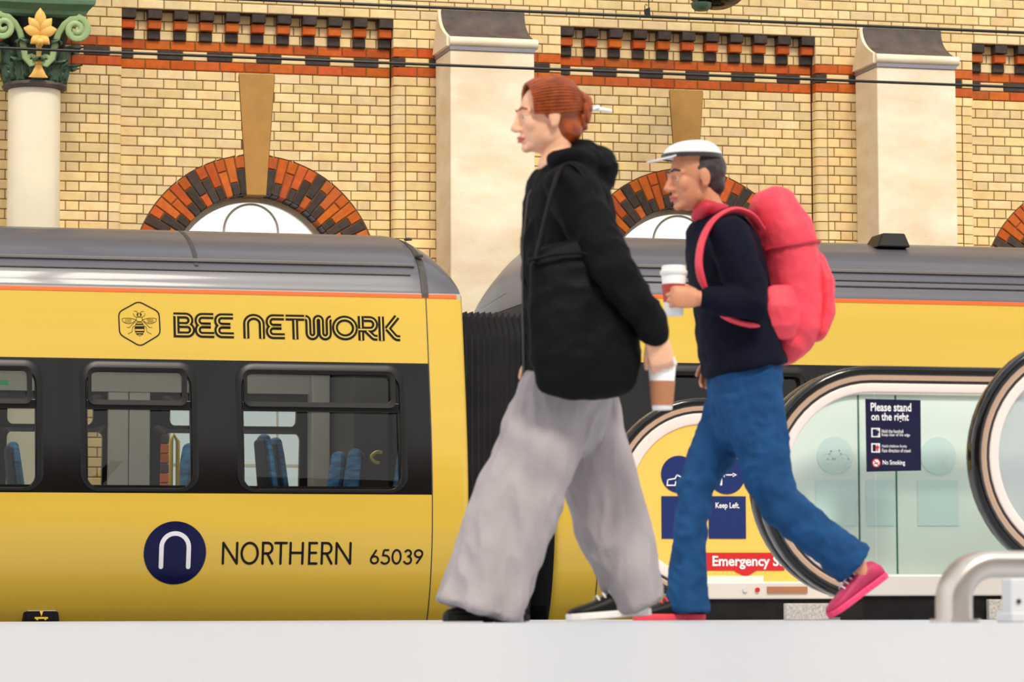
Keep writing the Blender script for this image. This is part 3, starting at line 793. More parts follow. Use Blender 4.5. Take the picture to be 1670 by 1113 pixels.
# ---- lettering and emblems on the body side
def word(parent, name, letters, z0, z1, w, inline=None, rnd=False, black='letter_black', dz=0.0):
    for path_list, x0, x1, width in letters:
        sx = (x1 - x0) / width; sz = z1 - z0; pb = []; py = []
        for pth in path_list:
            q = [(x0 + a * sx, z0 + b * sz) for a, b in pth]
            pb += ribbon(q, w * sz, roundend=rnd)
            if inline: py.append(ribbon(q, inline * sz))
        o = decal(pb, -.003).build(name, black, parent)
        for p in py: decal(p, -.0055).build('inline', 'train_yellow', o)
lo, hi, md = .1175, .8825, .5
rq = (hi - md) / 2
gE = [[(.80, hi)] + arc(.30, (hi + md) / 2, rq, 90, 270, 10) + [(.68, md)], [(.68, md)] + arc(.30, (lo + md) / 2, rq, 90, 270, 10) + [(.82, lo)]]
gB = [[(.1175, .86), (.1175, lo)] + arc(.56, (lo + md) / 2, rq, -90, 90, 10) + [(.24, md)], [(0, hi)] + arc(.50, (hi + md) / 2, rq, 90, -90, 10)]
gn = [[(.1175, 0)] + arc(.40, .60, .2825, 180, 0, 14) + [(.6825, 0)]]
gT = [[(.0, hi), (.76, hi)], [(.38, hi - .1), (.38, 0)]]
gW = [[(.0, hi)] + arc(.0, .76, .1225, 90, 0, 5) + arc(.2825, .26, .16, 180, 360, 8) + arc(.555, .78, .1125, 180, 0, 7) + arc(.8275, .26, .16, 180, 360, 8) + arc(1.11, .76, .1225, 180, 90, 5)]
gO = [[(.5 + .3825 * math.cos(2 * PI * i / 36), .5 + .3825 * math.sin(2 * PI * i / 36)) for i in range(37)]]
gR = [[(.1175, 0), (.1175, .34)], [(.1175, .5), (.1175, 1)], [(.25, hi)] + arc(.50, .665, .2175, 90, -90, 10) + [(0, .4475)], [(.36, .40), (.60, .17), (.66, .13), (.80, lo)]]
gK = [[(.1175, 0), (.1175, 1)], [(.76, 1), (.34, .48)], [(.36, .52), (.64, .18), (.72, .125), (.86, lo)]]
zB0, zB1 = pz(300, 551, .155).y, pz(300, 510, .155).y
PX = lambda u, v=530: pz(u, v, .155).x
word(c1, 'letter', [(gB, PX(283), PX(314), .78), (gE, PX(318), PX(349), .82), (gE, PX(350), PX(381), .82), (gn, PX(396), PX(432), .80), (gE, PX(434), PX(464), .82), (gT, PX(466), PX(496.5), .76),
     (gW, PX(498), PX(540.5), 1.11), (gO, PX(541), PX(583.5), 1), (gR, PX(584), PX(615), .80), (gK, PX(617), PX(652), .86)], zB0, zB1, .245, .058)
# NORTHERN and the number in round-ended strokes
uN = [[(0.05, 0.03), (.05, .97)], [(.05, .97), (.72, .03)], [(.72, .03), (.72, .97)]]
uO = [[(.48 + .45 * math.cos(2 * PI * i / 32), .5 + .47 * math.sin(2 * PI * i / 32)) for i in range(33)]]
uR = [[(.05, .03), (.05, .97)] + arc(.30, .73, .24, 90, -90, 10) + [(.05, .49)], [(.28, .49), (.56, .03)]]
uT = [[(0, .97), (.56, .97)], [(.28, .97), (.28, .03)]]
uH = [[(.05, .03), (.05, .97)], [(.68, .03), (.68, .97)], [(.05, .52), (.68, .52)]]
uE = [[(.46, .97), (.05, .97), (.05, .03), (.46, .03)], [(.05, .52), (.42, .52)]]
zN0, zN1 = pz(460, 920.5).y, pz(460, 885).y
PN = lambda u: pz(u, 902).x
word(c1, 'letter', [(uN, PN(363), PN(389), .77), (uO, PN(394), PN(422), .96), (uR, PN(428), PN(446), .58), (uT, PN(449.5), PN(468), .56), (uH, PN(473), PN(496), .73), (uE, PN(504), PN(518.5), .5), (uR, PN(524.5), PN(542.5), .58), (uN, PN(548), PN(574), .77)],
     zN0, zN1, .115, None, True)
d6 = [[(.44, .97), (.105, .42)], arc(.32, .29, .24, 150, 510, 22)]
d5 = [[(.54, .95), (.20, .95)], [(.21, .95), (.13, .53)], arc(.28, .31, .28, 105, -150, 16)]
d0 = [[(.32 + .27 * math.cos(2 * PI * i / 28), .5 + .46 * math.sin(2 * PI * i / 28)) for i in range(29)]]
d3 = [arc(.27, .745, .205, 165, -80, 12) + arc(.25, .28, .25, 80, -165, 14)]
d9 = [[(.18, .03), (.52, .58)], arc(.30, .71, .24, -30, 330, 22)]
zD0, zD1 = pz(648, 920.5).y, pz(648, 896.5).y
word(c1, 'numeral', [(d6, PN(604), PN(618.5), .58), (d5, PN(622), PN(636.5), .58), (d0, PN(640), PN(655.5), .62), (d3, PN(660), PN(672.5), .52), (d9, PN(676), PN(691), .58)], zD0, zD1, .135, None, False)
# round navy badge with white arch
cB = pz(286, 902); rB = (pz(337, 902).x - pz(235, 902).x) / 2; rows_ = []
dm = MB(); rings = [[(cB.x + rB * q * math.cos(2 * PI * j / 48), YT + yprof(cB.y + rB * q * math.sin(2 * PI * j / 48)) - .003, cB.y + rB * q * math.sin(2 * PI * j / 48)) for j in range(48)] for q in (.01, .25, .5, .75, 1)]
dm.quads(rings, True, True); bd = dm.build('round_badge', 'logo_navy', c1)
rn = (pz(308, 902).x - pz(263.5, 902).x) / 2; zc3 = pz(286, 893).y; zl = pz(286, 925).y
decal(ribbon([(cB.x - rn, zl), (cB.x - rn, (zl + zc3) / 2)] + arc(cB.x, zc3, rn, 180, 0, 16) + [(cB.x + rn, (zl + zc3) / 2), (cB.x + rn, zl)], .031, roundend=True), -.006).build('badge_arch', 'logo_white', bd)
# hexagon with the worker bee
def zq(x, y): return pz(180 + x / 6.68, 480 + y / 6.68, .155)
hx = [zq(*p) for p in ((312, 74), (533, 193), (540, 440), (318, 573), (97, 440), (92, 195))]
path = []
for i in range(6):
    a, b, c = hx[i - 1], hx[i], hx[(i + 1) % 6]; d1 = (a - b).normalized() * .03; d2 = (c - b).normalized() * .03
    for t in (0, .33, .67, 1): path.append((b + d1) * (1 - t) ** 2 + b * 2 * t * (1 - t) + (b + d2) * t * t)
hxo = decal(ribbon(path, .0085, closed=True)).build('hexagon_badge', 'letter_black', c1)
S_ = []
def st(pts, w=4.6, closed=False): S_.extend(ribbon([zq(*p) for p in pts], w / 6.68 / 235, closed))
def fillp(pts): S_.append([zq(*p) for p in pts])
circ = lambda x, y, a, b, n=16: [(x + a * math.cos(2 * PI * i / n), y + b * math.sin(2 * PI * i / n)) for i in range(n)]
st(circ(315, 225, 24, 20), closed=True); fillp(circ(297, 222, 9, 13)); fillp(circ(334, 222, 9, 13))
st([(302, 206), (288, 186), (258, 182)]); st([(328, 206), (340, 188), (368, 184)])
st([(250, 206), (256, 232), (286, 252)]); st([(380, 208), (374, 234), (344, 254)])
st([(288, 250), (342, 250), (350, 275), (340, 298), (292, 298), (282, 275)], closed=True)
for s in (-1, 1):
    X = lambda x: 315 + s * x
    st([(X(34), 282), (X(70), 268), (X(120), 260), (X(170), 262), (X(188), 272), (X(182), 296), (X(150), 316), (X(110), 322), (X(75), 312), (X(50), 296)], closed=True)
    for k in range(6): st([(X(86 + 12 * k), 268), (X(98 + 11 * k), 312)], 3.4)
    st([(X(42), 300), (X(78), 330), (X(110), 366), (X(138), 362)]); st([(X(56), 345), (X(74), 362), (X(82), 412), (X(128), 436)])
st([(288, 306), (342, 306), (366, 350), (368, 400), (350, 440), (318, 458), (284, 442), (266, 402), (264, 350)], closed=True)
fillp([(270, 350), (366, 350), (368, 380), (265, 380)]); fillp([(268, 402), (367, 402), (362, 416), (272, 416)]); fillp([(278, 428), (356, 428), (348, 440), (286, 440)]); fillp([(280, 322), (352, 322), (360, 336), (272, 336)])
decal(S_).build('bee_emblem', 'letter_black', hxo)
# jacking point in the skirt
JY = .09
a, b = pz(36, 994, .17), pz(96, 1021, .17)
jp = MB(); jp.prism_xz([(a.x - .005, b.y - .01), (b.x + .005, b.y - .01), (b.x - .008, a.y), (a.x + .008, a.y)], YT + JY + .05, YT + JY + .12); jo = jp.build('jacking_point', 'rubber', c1, bev=.008)
MB().box(a.x + .025, b.x - .025, YT + JY + .03, YT + JY + .06, b.y + .02, a.y - .01).build('jacking_plate', 'train_black', jo, bev=.004)
cx_, cz_ = (a.x + b.x) / 2, (a.y + b.y) / 2 + .012
sm = MB(); sm.prism_xz([(cx_ - .045, cz_ - .022), (cx_ + .045, cz_ - .022), (cx_ + .045, cz_ - .010), (cx_ - .045, cz_ - .010)], YT + JY + .026, YT + JY + .03)
sm.prism_xz([(cx_ - .012, cz_ + .03), (cx_, cz_ - .004), (cx_ + .012, cz_ + .03)], YT + JY + .026, YT + JY + .03)
for q in (-.028, .028): sm.prism_xz([(cx_ + q - .006, cz_ - .03), (cx_ + q + .006, cz_ - .03), (cx_ + q + .006, cz_ - .02), (cx_ + q - .006, cz_ - .02)], YT + JY + .026, YT + JY + .03)
sm.build('lifting_symbol', 'symbol_yellow', jo)
MB().box(a.x + .015, b.x - .02, YT + JY + .028, YT + JY + .06, b.y - .005, b.y + .016).build('yellow_edge', 'symbol_yellow', jo)
MB().box(XW, XE - .1, YT + .3, YT + WT - .3, -.7, .1).build('underframe', 'plinth_black', c1)

# ------------------------------------------------------------------ far coach (right)
DZ = .034; X0, XJ2, XR2 = 6.325, 6.64, 16.5
c2 = thing('train_coach', 'second yellow coach with dark grey roof behind the walkers and escalators', 'train coach', (11, YT + 1.4, -1.15))
W2 = [(7.1, 8.3), (8.6, 9.8), (10.1, 11.3), (11.6, 12.8)]
holes2 = [(a + .05, b - .055, .937, 1.731) for a, b in W2]
skin(MB(), XJ2, XR2, -.04, .882, 0, DZ).build('lower_panel', 'train_yellow', c2, True)
skin(MB(), XJ2, XR2, .882, 1.82, 0, DZ, holes2).build('window_band', 'train_black', c2, True)
skin(MB(), XJ2, XR2, 1.82, 2.31, 0, DZ).build('upper_panel', 'train_yellow', c2, True)
skin(MB(), XJ2, XR2, 2.295, 2.323, -.004, DZ).build('orange_stripe', 'orange_line', c2)
roofmesh(MB(), frange(XJ2, XJ2 + .14, 3) + [XJ2 + .3, XR2], 2.31, 2.865, X0, -1, DZ).build('roof', 'roof_grey', c2, True)
g_ = MB(); g_.quads([[(x, YT + y, z + DZ) for y, z in ((.31, 2.528), (.285, 2.532), (.283, 2.546), (.325, 2.557))] for x in (XJ2 + .1, XR2)], False); g_.build('gutter', 'roof_dirt', c2)
MB().tube([(XJ2 + .1, YT + .252, 2.465 + DZ), (XR2, YT + .252, 2.465 + DZ)], .006, 6).build('roof_rib', 'seam', c2, True)
MB().tube([(XJ2 + .1, YT + .226, 2.42 + DZ), (XR2, YT + .226, 2.42 + DZ)], .005, 6).build('roof_rib', 'seam', c2, True)
roofseam(XJ2, .05, 'seam', c2, 2.30, 2.865, DZ, X0, -1)
skin(MB(), XJ2 - .004, XJ2 + .004, -.04, 2.31, -.002, DZ).build('panel_joint', 'seam', c2)
e = MB(); rings = []
for x, ins in [(X0, .05), (X0 + .01, .02), (X0 + .03, .006), (X0 + .06, 0), (XJ2 - .004, 0)]:
    rings.append([(x, YT + yprof(z) + ins, z + DZ) for z in zs(-.04, 2.31)])
e.quads(rings, False); e.build('end_panel', 'train_yellow', c2, True)
dm_ = roofmesh(MB(), frange(X0, X0 + .1, 10) + frange(X0 + .12, XJ2, 5), 2.31, 2.865, X0, -1, DZ); nr_ = 2 * len(zs(2.31, 2.865)) - 1; dm_.f.append(tuple(range(nr_))); dm_.mi.append(0); dm_.build('roof_dome', 'end_grey', c2, True)
ew = MB(); pl_ = [(YT + yprof(z) + .06, z + DZ) for z in zs(-.04, 2.31)]; pl_ += [(2 * (YT + 1.4) - y, z) for y, z in reversed(pl_)]
ew.prism_yz(pl_, X0 + .005, X0 + .03); ew.build('end_wall', 'lining_dark', c2)
bw = MB(); rings = []
nb = 14
for i in range(nb * 2 + 1):
    x = XE + .004 + (X0 + .012 - XE) * i / (nb * 2); q = .045 if i % 2 else 0
    rings.append([(x, YT + .72 + q, -.3), (x, YT + .72 + q, 2.1 - q), (x, YT + .86 + q, 2.27 - q), (x, YT + 1.94 - q, 2.27 - q), (x, YT + 2.08 - q, 2.1 - q), (x, YT + 2.08 - q, -.3)])
bw.quads(rings, False); bw.build('gangway_bellows', 'bellows', c2)
for a, b in W2: window(c2, a, b, DZ)
skin(MB(), X0, XR2, -.04, 2.31, 0, DZ, (), True).build('far_side', 'lining_dark', c2)
MB().box(X0 + .1, XR2, YT + .15, YT + WT - .15, .2, .27).build('cabin_floor', 'cabin_floor', c2)
MB().box(X0, XR2, YT + .3, YT + WT - .3, -.7, .1).build('underframe', 'plinth_black', c2)
ap = pix(1453, 392, YT + .8)
an = MB(); an.quads([[(ap.x - .14, YT + .72, ap.z - .06), (ap.x + .13, YT + .72, ap.z - .06), (ap.x + .13, YT + 1.05, ap.z - .06), (ap.x - .14, YT + 1.05, ap.z - .06)],
    [(ap.x - .08, YT + .76, ap.z + .05), (ap.x + .10, YT + .76, ap.z + .05), (ap.x + .10, YT + 1.0, ap.z + .05), (ap.x - .08, YT + 1.0, ap.z + .05)]], True, True, True)
an.build('roof_pod', 'rubber', c2, bev=.012)

# ================================================================== escalators
def sweep(mb, R, d, xl, zt, xr, xe, sec, n=28):
    """sweep a cross-section (list of (outward offset, y)) along top run, half-round newel and return"""
    cx, cz = xl + R, zt - R
    pts = [((xr, zt), (0, 1)), ((cx + .5, zt), (0, 1))] if xr > cx + .5 else [((xr, zt), (0, 1))]
    for i in range(n + 1):
        a = math.radians(90 + 180 * i / n); pts.append(((cx + R * math.cos(a), cz + R * math.sin(a)), (math.cos(a), math.sin(a))))
    pts.append(((xe, zt - 2 * R), (0, -1)))
    rings = [[(p[0] + nrm[0] * (o - d), y, p[1] + nrm[1] * (o - d)) for o, y in sec] for p, nrm in pts]
    mb.quads(rings, True, True, True); return mb
def rsec(o0, o1, y0, y1, r):
    return [(b, a) for a, b in rrect(y0, y1, o0, o1, r, 3)]
def balustrade(parent, Y, xl, zt, R, xr, tw=.035):
    """returns (part, inner outline) - handrail, rail bands and trim are sub-parts"""
    xe = xl + R + .3
    h = MB(); sweep(h, R, 0, xl, zt, xr, xe, rsec(-.04, 0, Y - .042, Y + .042, .018)); b = h.build('handrail', 'handrail_rubber', parent, True)
    m = MB(); sweep(m, R, 0, xl, zt, xr, xe, rsec(-.062, -.036, Y - .03, Y + .03, .005)); m.build('rail_guide', 'rose_metal', b, True)
    m = MB(); sweep(m, R, 0, xl, zt, xr, xe, rsec(-.078, -.06, Y - .022, Y + .022, .004)); m.build('rail_gap', 'trim_dark', b, True)
    m = MB(); sweep(m, R, 0, xl, zt, xr, xe, rsec(-.078 - tw, -.074, Y - .028, Y + .028, .006)); m.build('inner_trim', 'white_trim', b, True)
    ri = R - .078 - tw + .01
    return b, ri, xl + R, zt - R
def inner_outline(ri, cx, cz, xa, xb, zb):
    """region under the arc between x = xa and x = xb, cut flat at zb"""
    P = []
    lo_ = max(xa, cx - ri); 
    def ztop(x): return cz + (ri if x >= cx else math.sqrt(max(0, ri * ri - (cx - x) ** 2)))
    def zbot(x): return max(zb, cz - (ri if x >= cx else math.sqrt(max(0, ri * ri - (cx - x) ** 2))))
    xs = [lo_ + (min(xb, cx) - lo_) * (1 - math.cos(PI / 2 * i / 24)) for i in range(25)] if lo_ < cx else [lo_]
    if xb > cx: xs.append(xb)
    top = [(x, ztop(x)) for x in xs]; bot = [(x, zbot(x)) for x in reversed(xs)]
    out = []
    for p in top + bot:
        if not out or (abs(p[0] - out[-1][0]) + abs(p[1] - out[-1][1])) > 1e-4: out.append(p)
    if abs(out[0][0] - out[-1][0]) + abs(out[0][1] - out[-1][1]) < 1e-4: out.pop()
    return out
def deck(parent, Y, x0, x1, zt, hw=.10):
    d = MB(); d.box(x0, x1, Y - hw, Y + hw, .10, zt); o = d.build('deck', 'deck_metal', parent, bev=.008)
    MB().box(x0 + .05, x1, Y - hw + .02, Y + hw - .02, 0.0, .10).build('plinth', 'plinth_black', parent)
    return o
def flat(parent, name, m, poly, y, t=.002):
    return MB().prism_xz(poly, y - t, y).build(name, m, parent)
def polys(parent, name, m, plist, y):
    mb = MB()
    for p in plist: mb.face([(q[0], y, q[1]) for q in p])
    return mb.build(name, m, parent)
def lettering(parent, name, m, txt, u0, u1, v0, v1, Y, bold=0.0):
    """place one line so that it spans u0..u1 and v0 (top) .. v1 (bottom) in the photograph, lying on the plane y = Y"""
    P = text_polys(txt, 1.0, bold); xs = [q.x for p in P for q in p]; zs_ = [q.y for p in P for q in p]
    a, b = pix(u0, v1, Y), pix(u1, v0, Y)
    sx = (b.x - a.x) / (max(xs) - min(xs)); sz = (b.z - a.z) / (max(zs_) - min(zs_))
    return polys(parent, name, m, [[(a.x + (q.x - min(xs)) * sx, a.z + (q.y - min(zs_)) * sz) for q in p] for p in P], Y)
def disc(u, v, r, Y, n=32):
    c = pix(u, v, Y); k = (pix(u + r, v, Y).x - pix(u - r, v, Y).x) / 2
    return [(c.x + k * math.cos(2 * PI * i / n), c.z + k * math.sin(2 * PI * i / n)) for i in range(n)]
def rect(u0, u1, v0, v1, Y):
    a, b = pix(u0, v1, Y), pix(u1, v0, Y); return [(a.x, a.z), (b.x, a.z), (b.x, b.z), (a.x, b.z)]
def q2(pts, Y): return [(pix(u, v, Y).x, pix(u, v, Y).z) for u, v in pts]
def strokes(lines, w, Y, closed=False):
    out = []
    for l in lines: out += ribbon(q2(l, Y), w, closed, not closed)
    return out
def man(u, v, s, Y):
    """simple standing figure: head, trunk, arms and legs"""
    k = s
    return [disc(u, v - 15 * k, 3.2 * k, Y, 14), q2([(u - 6 * k, v - 10 * k), (u + 6 * k, v - 10 * k), (u + 5 * k, v + 2 * k), (u - 5 * k, v + 2 * k)], Y),
            q2([(u - 9 * k, v - 8 * k), (u - 6 * k, v - 10 * k), (u - 5.4 * k, v + 1 * k), (u - 9 * k, v + 3 * k)], Y), q2([(u + 9 * k, v - 8 * k), (u + 6 * k, v - 10 * k), (u + 5.4 * k, v + 1 * k), (u + 9 * k, v + 3 * k)], Y),
            q2([(u - 5 * k, v + 2 * k), (u - .6 * k, v + 2 * k), (u - .8 * k, v + 17 * k), (u - 4.4 * k, v + 17 * k)], Y), q2([(u + 5 * k, v + 2 * k), (u + .6 * k, v + 2 * k), (u + .8 * k, v + 17 * k), (u + 4.4 * k, v + 17 * k)], Y)]
XRR = 9.0
# --- rear escalator: yellow-panelled far side and frosted near side
YA, YB, YC, YD = 15.6, 13.75, 13.4, 12.1
e1 = thing('escalator', 'escalator with yellow panel reading Keep Left and Emergency, furthest from the viewer', 'escalator', (6, (YA + YB) / 2, 0))
xa = pix(985, 815, YA).x
b, ri, cx, cz = balustrade(e1, YA, xa, 1.075, .495, XRR, .05)
po = inner_outline(ri + .02, cx, cz, xa, XRR, .185)
pn = MB(); pn.prism_xz(po, YA - .02, YA + .02); hp = pn.build('yellow_panel', 'hoarding_yellow', e1)
dk = deck(e1, YA, xa + .38, XRR, .185)
YS = YA - .022
flat(hp, 'round_sticker', 'sticker_navy', disc(1107, 774, 29, YS), YS); flat(hp, 'round_sticker', 'sticker_navy', disc(1185, 775, 30, YS), YS)
flat(hp, 'square_sticker', 'sticker_navy', rect(1079, 1138, 810, 879, YS), YS); flat(hp, 'square_sticker', 'sticker_navy', rect(1156, 1216, 810, 879, YS), YS)
YI = YS - .004
polys(hp, 'figure_icon', 'sign_white', man(1173.5, 776, .95, YI), YI)
polys(hp, 'arrow_icon', 'sign_white', strokes([[(1184, 775), (1197, 775)]], .006, YI) + [q2([(1195, 771.5), (1202, 775), (1195, 778.5)], YI)], YI)
polys(hp, 'dog_icon', 'sign_white', strokes([[(1089, 783), (1101, 781), (1104, 775)], [(1089, 783), (1088, 792), (1101, 792), (1102, 786)], [(1104, 775), (1112, 779)]], .006, YI), YI)
lettering(hp, 'keep_left_lettering', 'sign_white', 'Keep Left.', 1167, 1206, 820, 832, YI, .02)
flat(hp, 'emergency_banner', 'sign_red', q2([(1151, 902), (1279, 902), (1279, 931), (1234, 931), (1216, 942), (1196, 931), (1151, 931)], YS), YS)
lettering(hp, 'emergency_lettering', 'sign_white', 'Emergency Stop', 1162, 1299, 907, 929, YI, .025)
MB().box(pix(1240, 965, YA).x, pix(1305, 965, YA).x, YA - .108, YA - .1, .128, .16).build('maker_plate', 'paper_brown', dk)
MB().lathe((pix(1224, 964, YA).x, YA - .112, .145), [(.011, 0), (.011, .014)], 12, 'y').build('red_button', 'sign_red', dk)
MB().lathe((pix(1204, 964, YA).x, YA - .110, .145), [(.012, 0), (.012, .012)], 12, 'y').build('key_switch', 'post_grey', dk)
xb = pix(1224, 790, YB).x
b, ri, cx, cz = balustrade(e1, YB, xb, 1.085, .50, XRR)
fo = inner_outline(ri + .02, cx, cz, xb, XRR, .19)
# frosted panes with vertical joints
cuts = [xb, pix(1400, 800, YB).x, pix(1461, 800, YB).x, pix(1680, 800, YB).x, XRR]
panes = []
for i in range(4):
    oo = inner_outline(ri + .02, cx, cz, cuts[i] + (.004 if i else 0), cuts[i + 1] - .004, .19)
    panes.append(MB().prism_xz(oo, YB - .008, YB + .008).build('frosted_pane', 'frosted_panel', e1))
for i in (1, 2): MB().box(cuts[i] - .003, cuts[i] + .003, YB - .010, YB + .009, .19, cz + ri).build('pane_edge', 'panel_edge', e1)
deck(e1, YB, xb + .38, XRR, .19)
YS = YB - .010; YI = YS - .003
flat(panes[0], 'faded_round_sticker', 'faint_sticker', disc(1361, 743, 29, YS), YS)
polys(panes[0], 'bicycle_icon', 'faint_icon', strokes([[(1349 + 9 * math.cos(t * PI / 8), 749 + 9 * math.sin(t * PI / 8)) for t in range(17)], [(1375 + 9 * math.cos(t * PI / 8), 749 + 9 * math.sin(t * PI / 8)) for t in range(17)], [(1349, 749), (1355, 736), (1369, 735), (1375, 749)], [(1355, 736), (1362, 749), (1369, 735)], [(1362, 749), (1349, 749)]], .005, YI), YI)
flat(panes[2], 'faded_round_sticker', 'faint_sticker', disc(1530, 744, 29, YS), YS)
polys(panes[2], 'figure_icon', 'faint_icon', man(1538, 746, .95, YI), YI)
flat(panes[0], 'faded_square_sticker', 'faint_sticker', rect(1330, 1396, 784, 858, YS), YS)
flat(panes[1], 'faded_square_sticker', 'faint_sticker', rect(1413, 1458, 784, 858, YS), YS)
flat(panes[2], 'faded_square_sticker', 'faint_sticker', rect(1497, 1562, 784, 858, YS), YS)
MB().box(xb + .9, XRR, YB + .1, YA - .1, 0, .012).build('comb_plate', 'stainless', e1)
# --- front escalator: clear glass with the notice, and the newel at the right edge
e2 = thing('escalator', 'escalator with glass side carrying the Please stand on the right notice', 'escalator', (6, (YC + YD) / 2, 0))
xc = pix(1237, 790, YC).x
b, ri, cx, cz = balustrade(e2, YC, xc, 1.072, .50, XRR)
cut2 = pix(1428, 800, YC).x
for i, (p, q) in enumerate(((xc, cut2), (cut2, XRR))):
    oo = inner_outline(ri + .02, cx, cz, p + (.003 if i else 0), q - .003, .19)
    gp = MB(); gp.face([(x, YC, z) for x, z in oo]); gpo = gp.build('glass_pane', 'balustrade_glass', e2)
deck(e2, YC, xc + .38, XRR, .19, .09)
MB().box(pix(1268, 1000, YC).x, pix(1338, 1000, YC).x, YC - .11, YC - .075, 0, .07).build('granite_block', 'granite', e2, bev=.004)
MB().box(pix(1597, 1000, YC).x, pix(1640, 1000, YC).x, YC - .11, YC - .075, 0, .085).build('granite_block', 'granite', e2, bev=.004)
YS = YC - .006; YI = YS - .003
nt_ = flat(gpo, 'notice', 'sign_navy', q2([(1413, 770), (1502, 768), (1501, 653), (1411, 651)], YS), YS)
adopt(nt_, e2)
for txt, u0, u1, v0, v1, bo in (('Please stand', 1420, 1486, 658, 671, .02), ('on the right', 1421, 1482, 674, 688, .02),
        ('Hold the handrail', 1438, 1473, 701, 706.5, .005), ('Keep clear of the edge', 1438, 1484, 707.5, 713, .005), ('Hold children firmly', 1438.5, 1479, 726, 731.5, .005), ('Face direction of travel', 1438.5, 1485, 732.5, 738, .005), ('No Smoking', 1439.5, 1476, 751, 760.5, .015)):
    lettering(nt_, 'notice_lettering', 'sign_white', txt, u0, u1, v0, v1, YI, bo)
for v, k in ((706, 0), (731, 1)):
    flat(nt_, 'pictogram_box', 'sign_white', rect(1421, 1435, v - 7.5, v + 7.5, YI), YI, .001)
    flat(nt_, 'pictogram_field', 'sign_navy', rect(1423, 1429 if k == 0 else 1428, v - 5.5, v + 5.5, YI), YI - .0015, .001)
    polys(nt_, 'pictogram_figure', 'sign_navy' if k == 0 else 'sign_red', man(1431, v, .32, YI - .003), YI - .003)
flat(nt_, 'no_smoking_disc', 'sign_red', disc(1429, 755.5, 7, YI), YI, .001); flat(nt_, 'no_smoking_field', 'sign_white', disc(1429, 755.5, 5.2, YI - .002), YI - .002, .001)
polys(nt_, 'no_smoking_bar', 'sign_red', strokes([[(1425.5, 752), (1432.5, 759)]], .004, YI - .004), YI - .004)
polys(nt_, 'cigarette_icon', 'sign_navy', strokes([[(1426, 757), (1432, 755)]], .003, YI - .0045), YI - .0045)
xd = pix(1580, 738, YD).x
b, ri, cx, cz = balustrade(e2, YD, xd, 1.10, .475, XRR)
oo = inner_outline(ri + .02, cx, cz, xd, XRR, .19)
gp = MB(); gp.face([(x, YD, z) for x, z in oo]); gp.build('glass_pane', 'milky_glass', e2)
deck(e2, YD, xd + .36, XRR, .19)
MB().box(xd + .9, XRR, YD + .1, YC - .1, 0, .012).build('comb_plate', 'stainless', e2)

# ------------------------------------------------------------------ low guard rail, front right
YG = 7.3; gl_ = pix(1556, 1018, YG).x
gr = thing('guard_rail', 'low stainless steel guard rail bent down to the floor, front right', 'guard rail', (gl_, YG, 0))
zr = pix(1600, 921, YG).z
rw, rd = .031, .055      # half thickness in the plane of the hoop, half depth
r = .085
hp_path = [((gl_, .003), (-1, 0)), ((gl_, zr - r), (-1, 0))] + [((gl_ + r + r * math.cos(t), zr - r + r * math.sin(t)), (math.cos(t), math.sin(t))) for t in [math.radians(180 - 9 * i) for i in range(1, 11)]] + [((gl_ + 1.6, zr), (0, 1))]
m = MB(); rings = [[(p[0] + n_[0] * o, YG + y, p[1] + n_[1] * o) for y, o in rrect(-rd, rd, -rw, rw, .022, 4)] for p, n_ in hp_path]
m.quads(rings, True, True, True); m.build('rail_tube', 'stainless', gr, True)
m = MB(); m.prism_xy(rrect(gl_ - .04, gl_ + .045, YG - .068, YG + .068, .02), 0, .008); m.build('floor_flange', 'stainless', gr, True)
px_ = pix(1663, 980, YG + .3).x
ps = thing('bracket_post', 'pale grey bracket post with a bolt, beneath the steel guard rail', 'post', (px_, YG + .3, 0))
MB().box(px_ - .035, px_ + .06, YG + .27, YG + .33, .022, .105).build('upright', 'post_grey', ps, bev=.004)
MB().box(px_ - .042, px_ + .08, YG + .25, YG + .35, 0, .024).build('foot', 'post_grey', ps, bev=.004)
MB().lathe((px_ - .016, YG + .266, .05), [(.006, 0), (.006, .006)], 8, 'y').build('bolt', 'trim_dark', ps)

# ================================================================== people
def organic(name, mb, vox, m, parent, iters=4, fn=None):
    """fuse overlapping closed shapes into one smooth continuous skin"""
    me = bpy.data.meshes.new('tmp'); me.from_pydata(mb.v, [], mb.f)
    bm = bmesh.new(); bm.from_mesh(me); bmesh.ops.recalc_face_normals(bm, faces=bm.faces); bm.to_mesh(me); bm.free()
    o = bpy.data.objects.new('tmp', me); COL.objects.link(o)
    r = o.modifiers.new('r', 'REMESH'); r.mode = 'VOXEL'; r.voxel_size = vox
    s = o.modifiers.new('s', 'SMOOTH'); s.factor = .5; s.iterations = iters
    dg = bpy.context.evaluated_depsgraph_get(); out = bpy.data.meshes.new_from_object(o.evaluated_get(dg))
    bpy.data.objects.remove(o); bpy.data.meshes.remove(me)
    if fn:
        nrm = [Vector(v.normal) for v in out.vertices]
        for v, n in zip(out.vertices, nrm): v.co = v.co + n * fn(v.co, n)
        out.update()
    out.name = name; out.materials.clear(); out.materials.append(MAT[m])
    out.polygons.foreach_set('use_smooth', [True] * len(out.polygons))
    ob = bpy.data.objects.new(name, out); COL.objects.link(ob)
    if parent: adopt(ob, parent)
    return ob
def join(dst, src):
    n = len(dst.v); dst.v += src.v; dst.f += [tuple(n + i for i in f) for f in src.f]; dst.mi += src.mi
def folds(amp, fx, fz, seed=0.0, fine=0.0):
    def fn(p, n):
        a = noise.noise(Vector((p.x * fx + seed, p.y * fx, p.z * fz + 3 * noise.noise(Vector((p.x * 3, p.y * 3, p.z * 3 + seed))))))
        b = 1 - abs(noise.noise(Vector((p.x * fx * 1.7 + seed + 9, p.y * fx * 1.7, p.z * fz * 1.9)))) * 2
        return amp * (a + .5 * b) + fine * noise.noise(p * 60)
    return fn
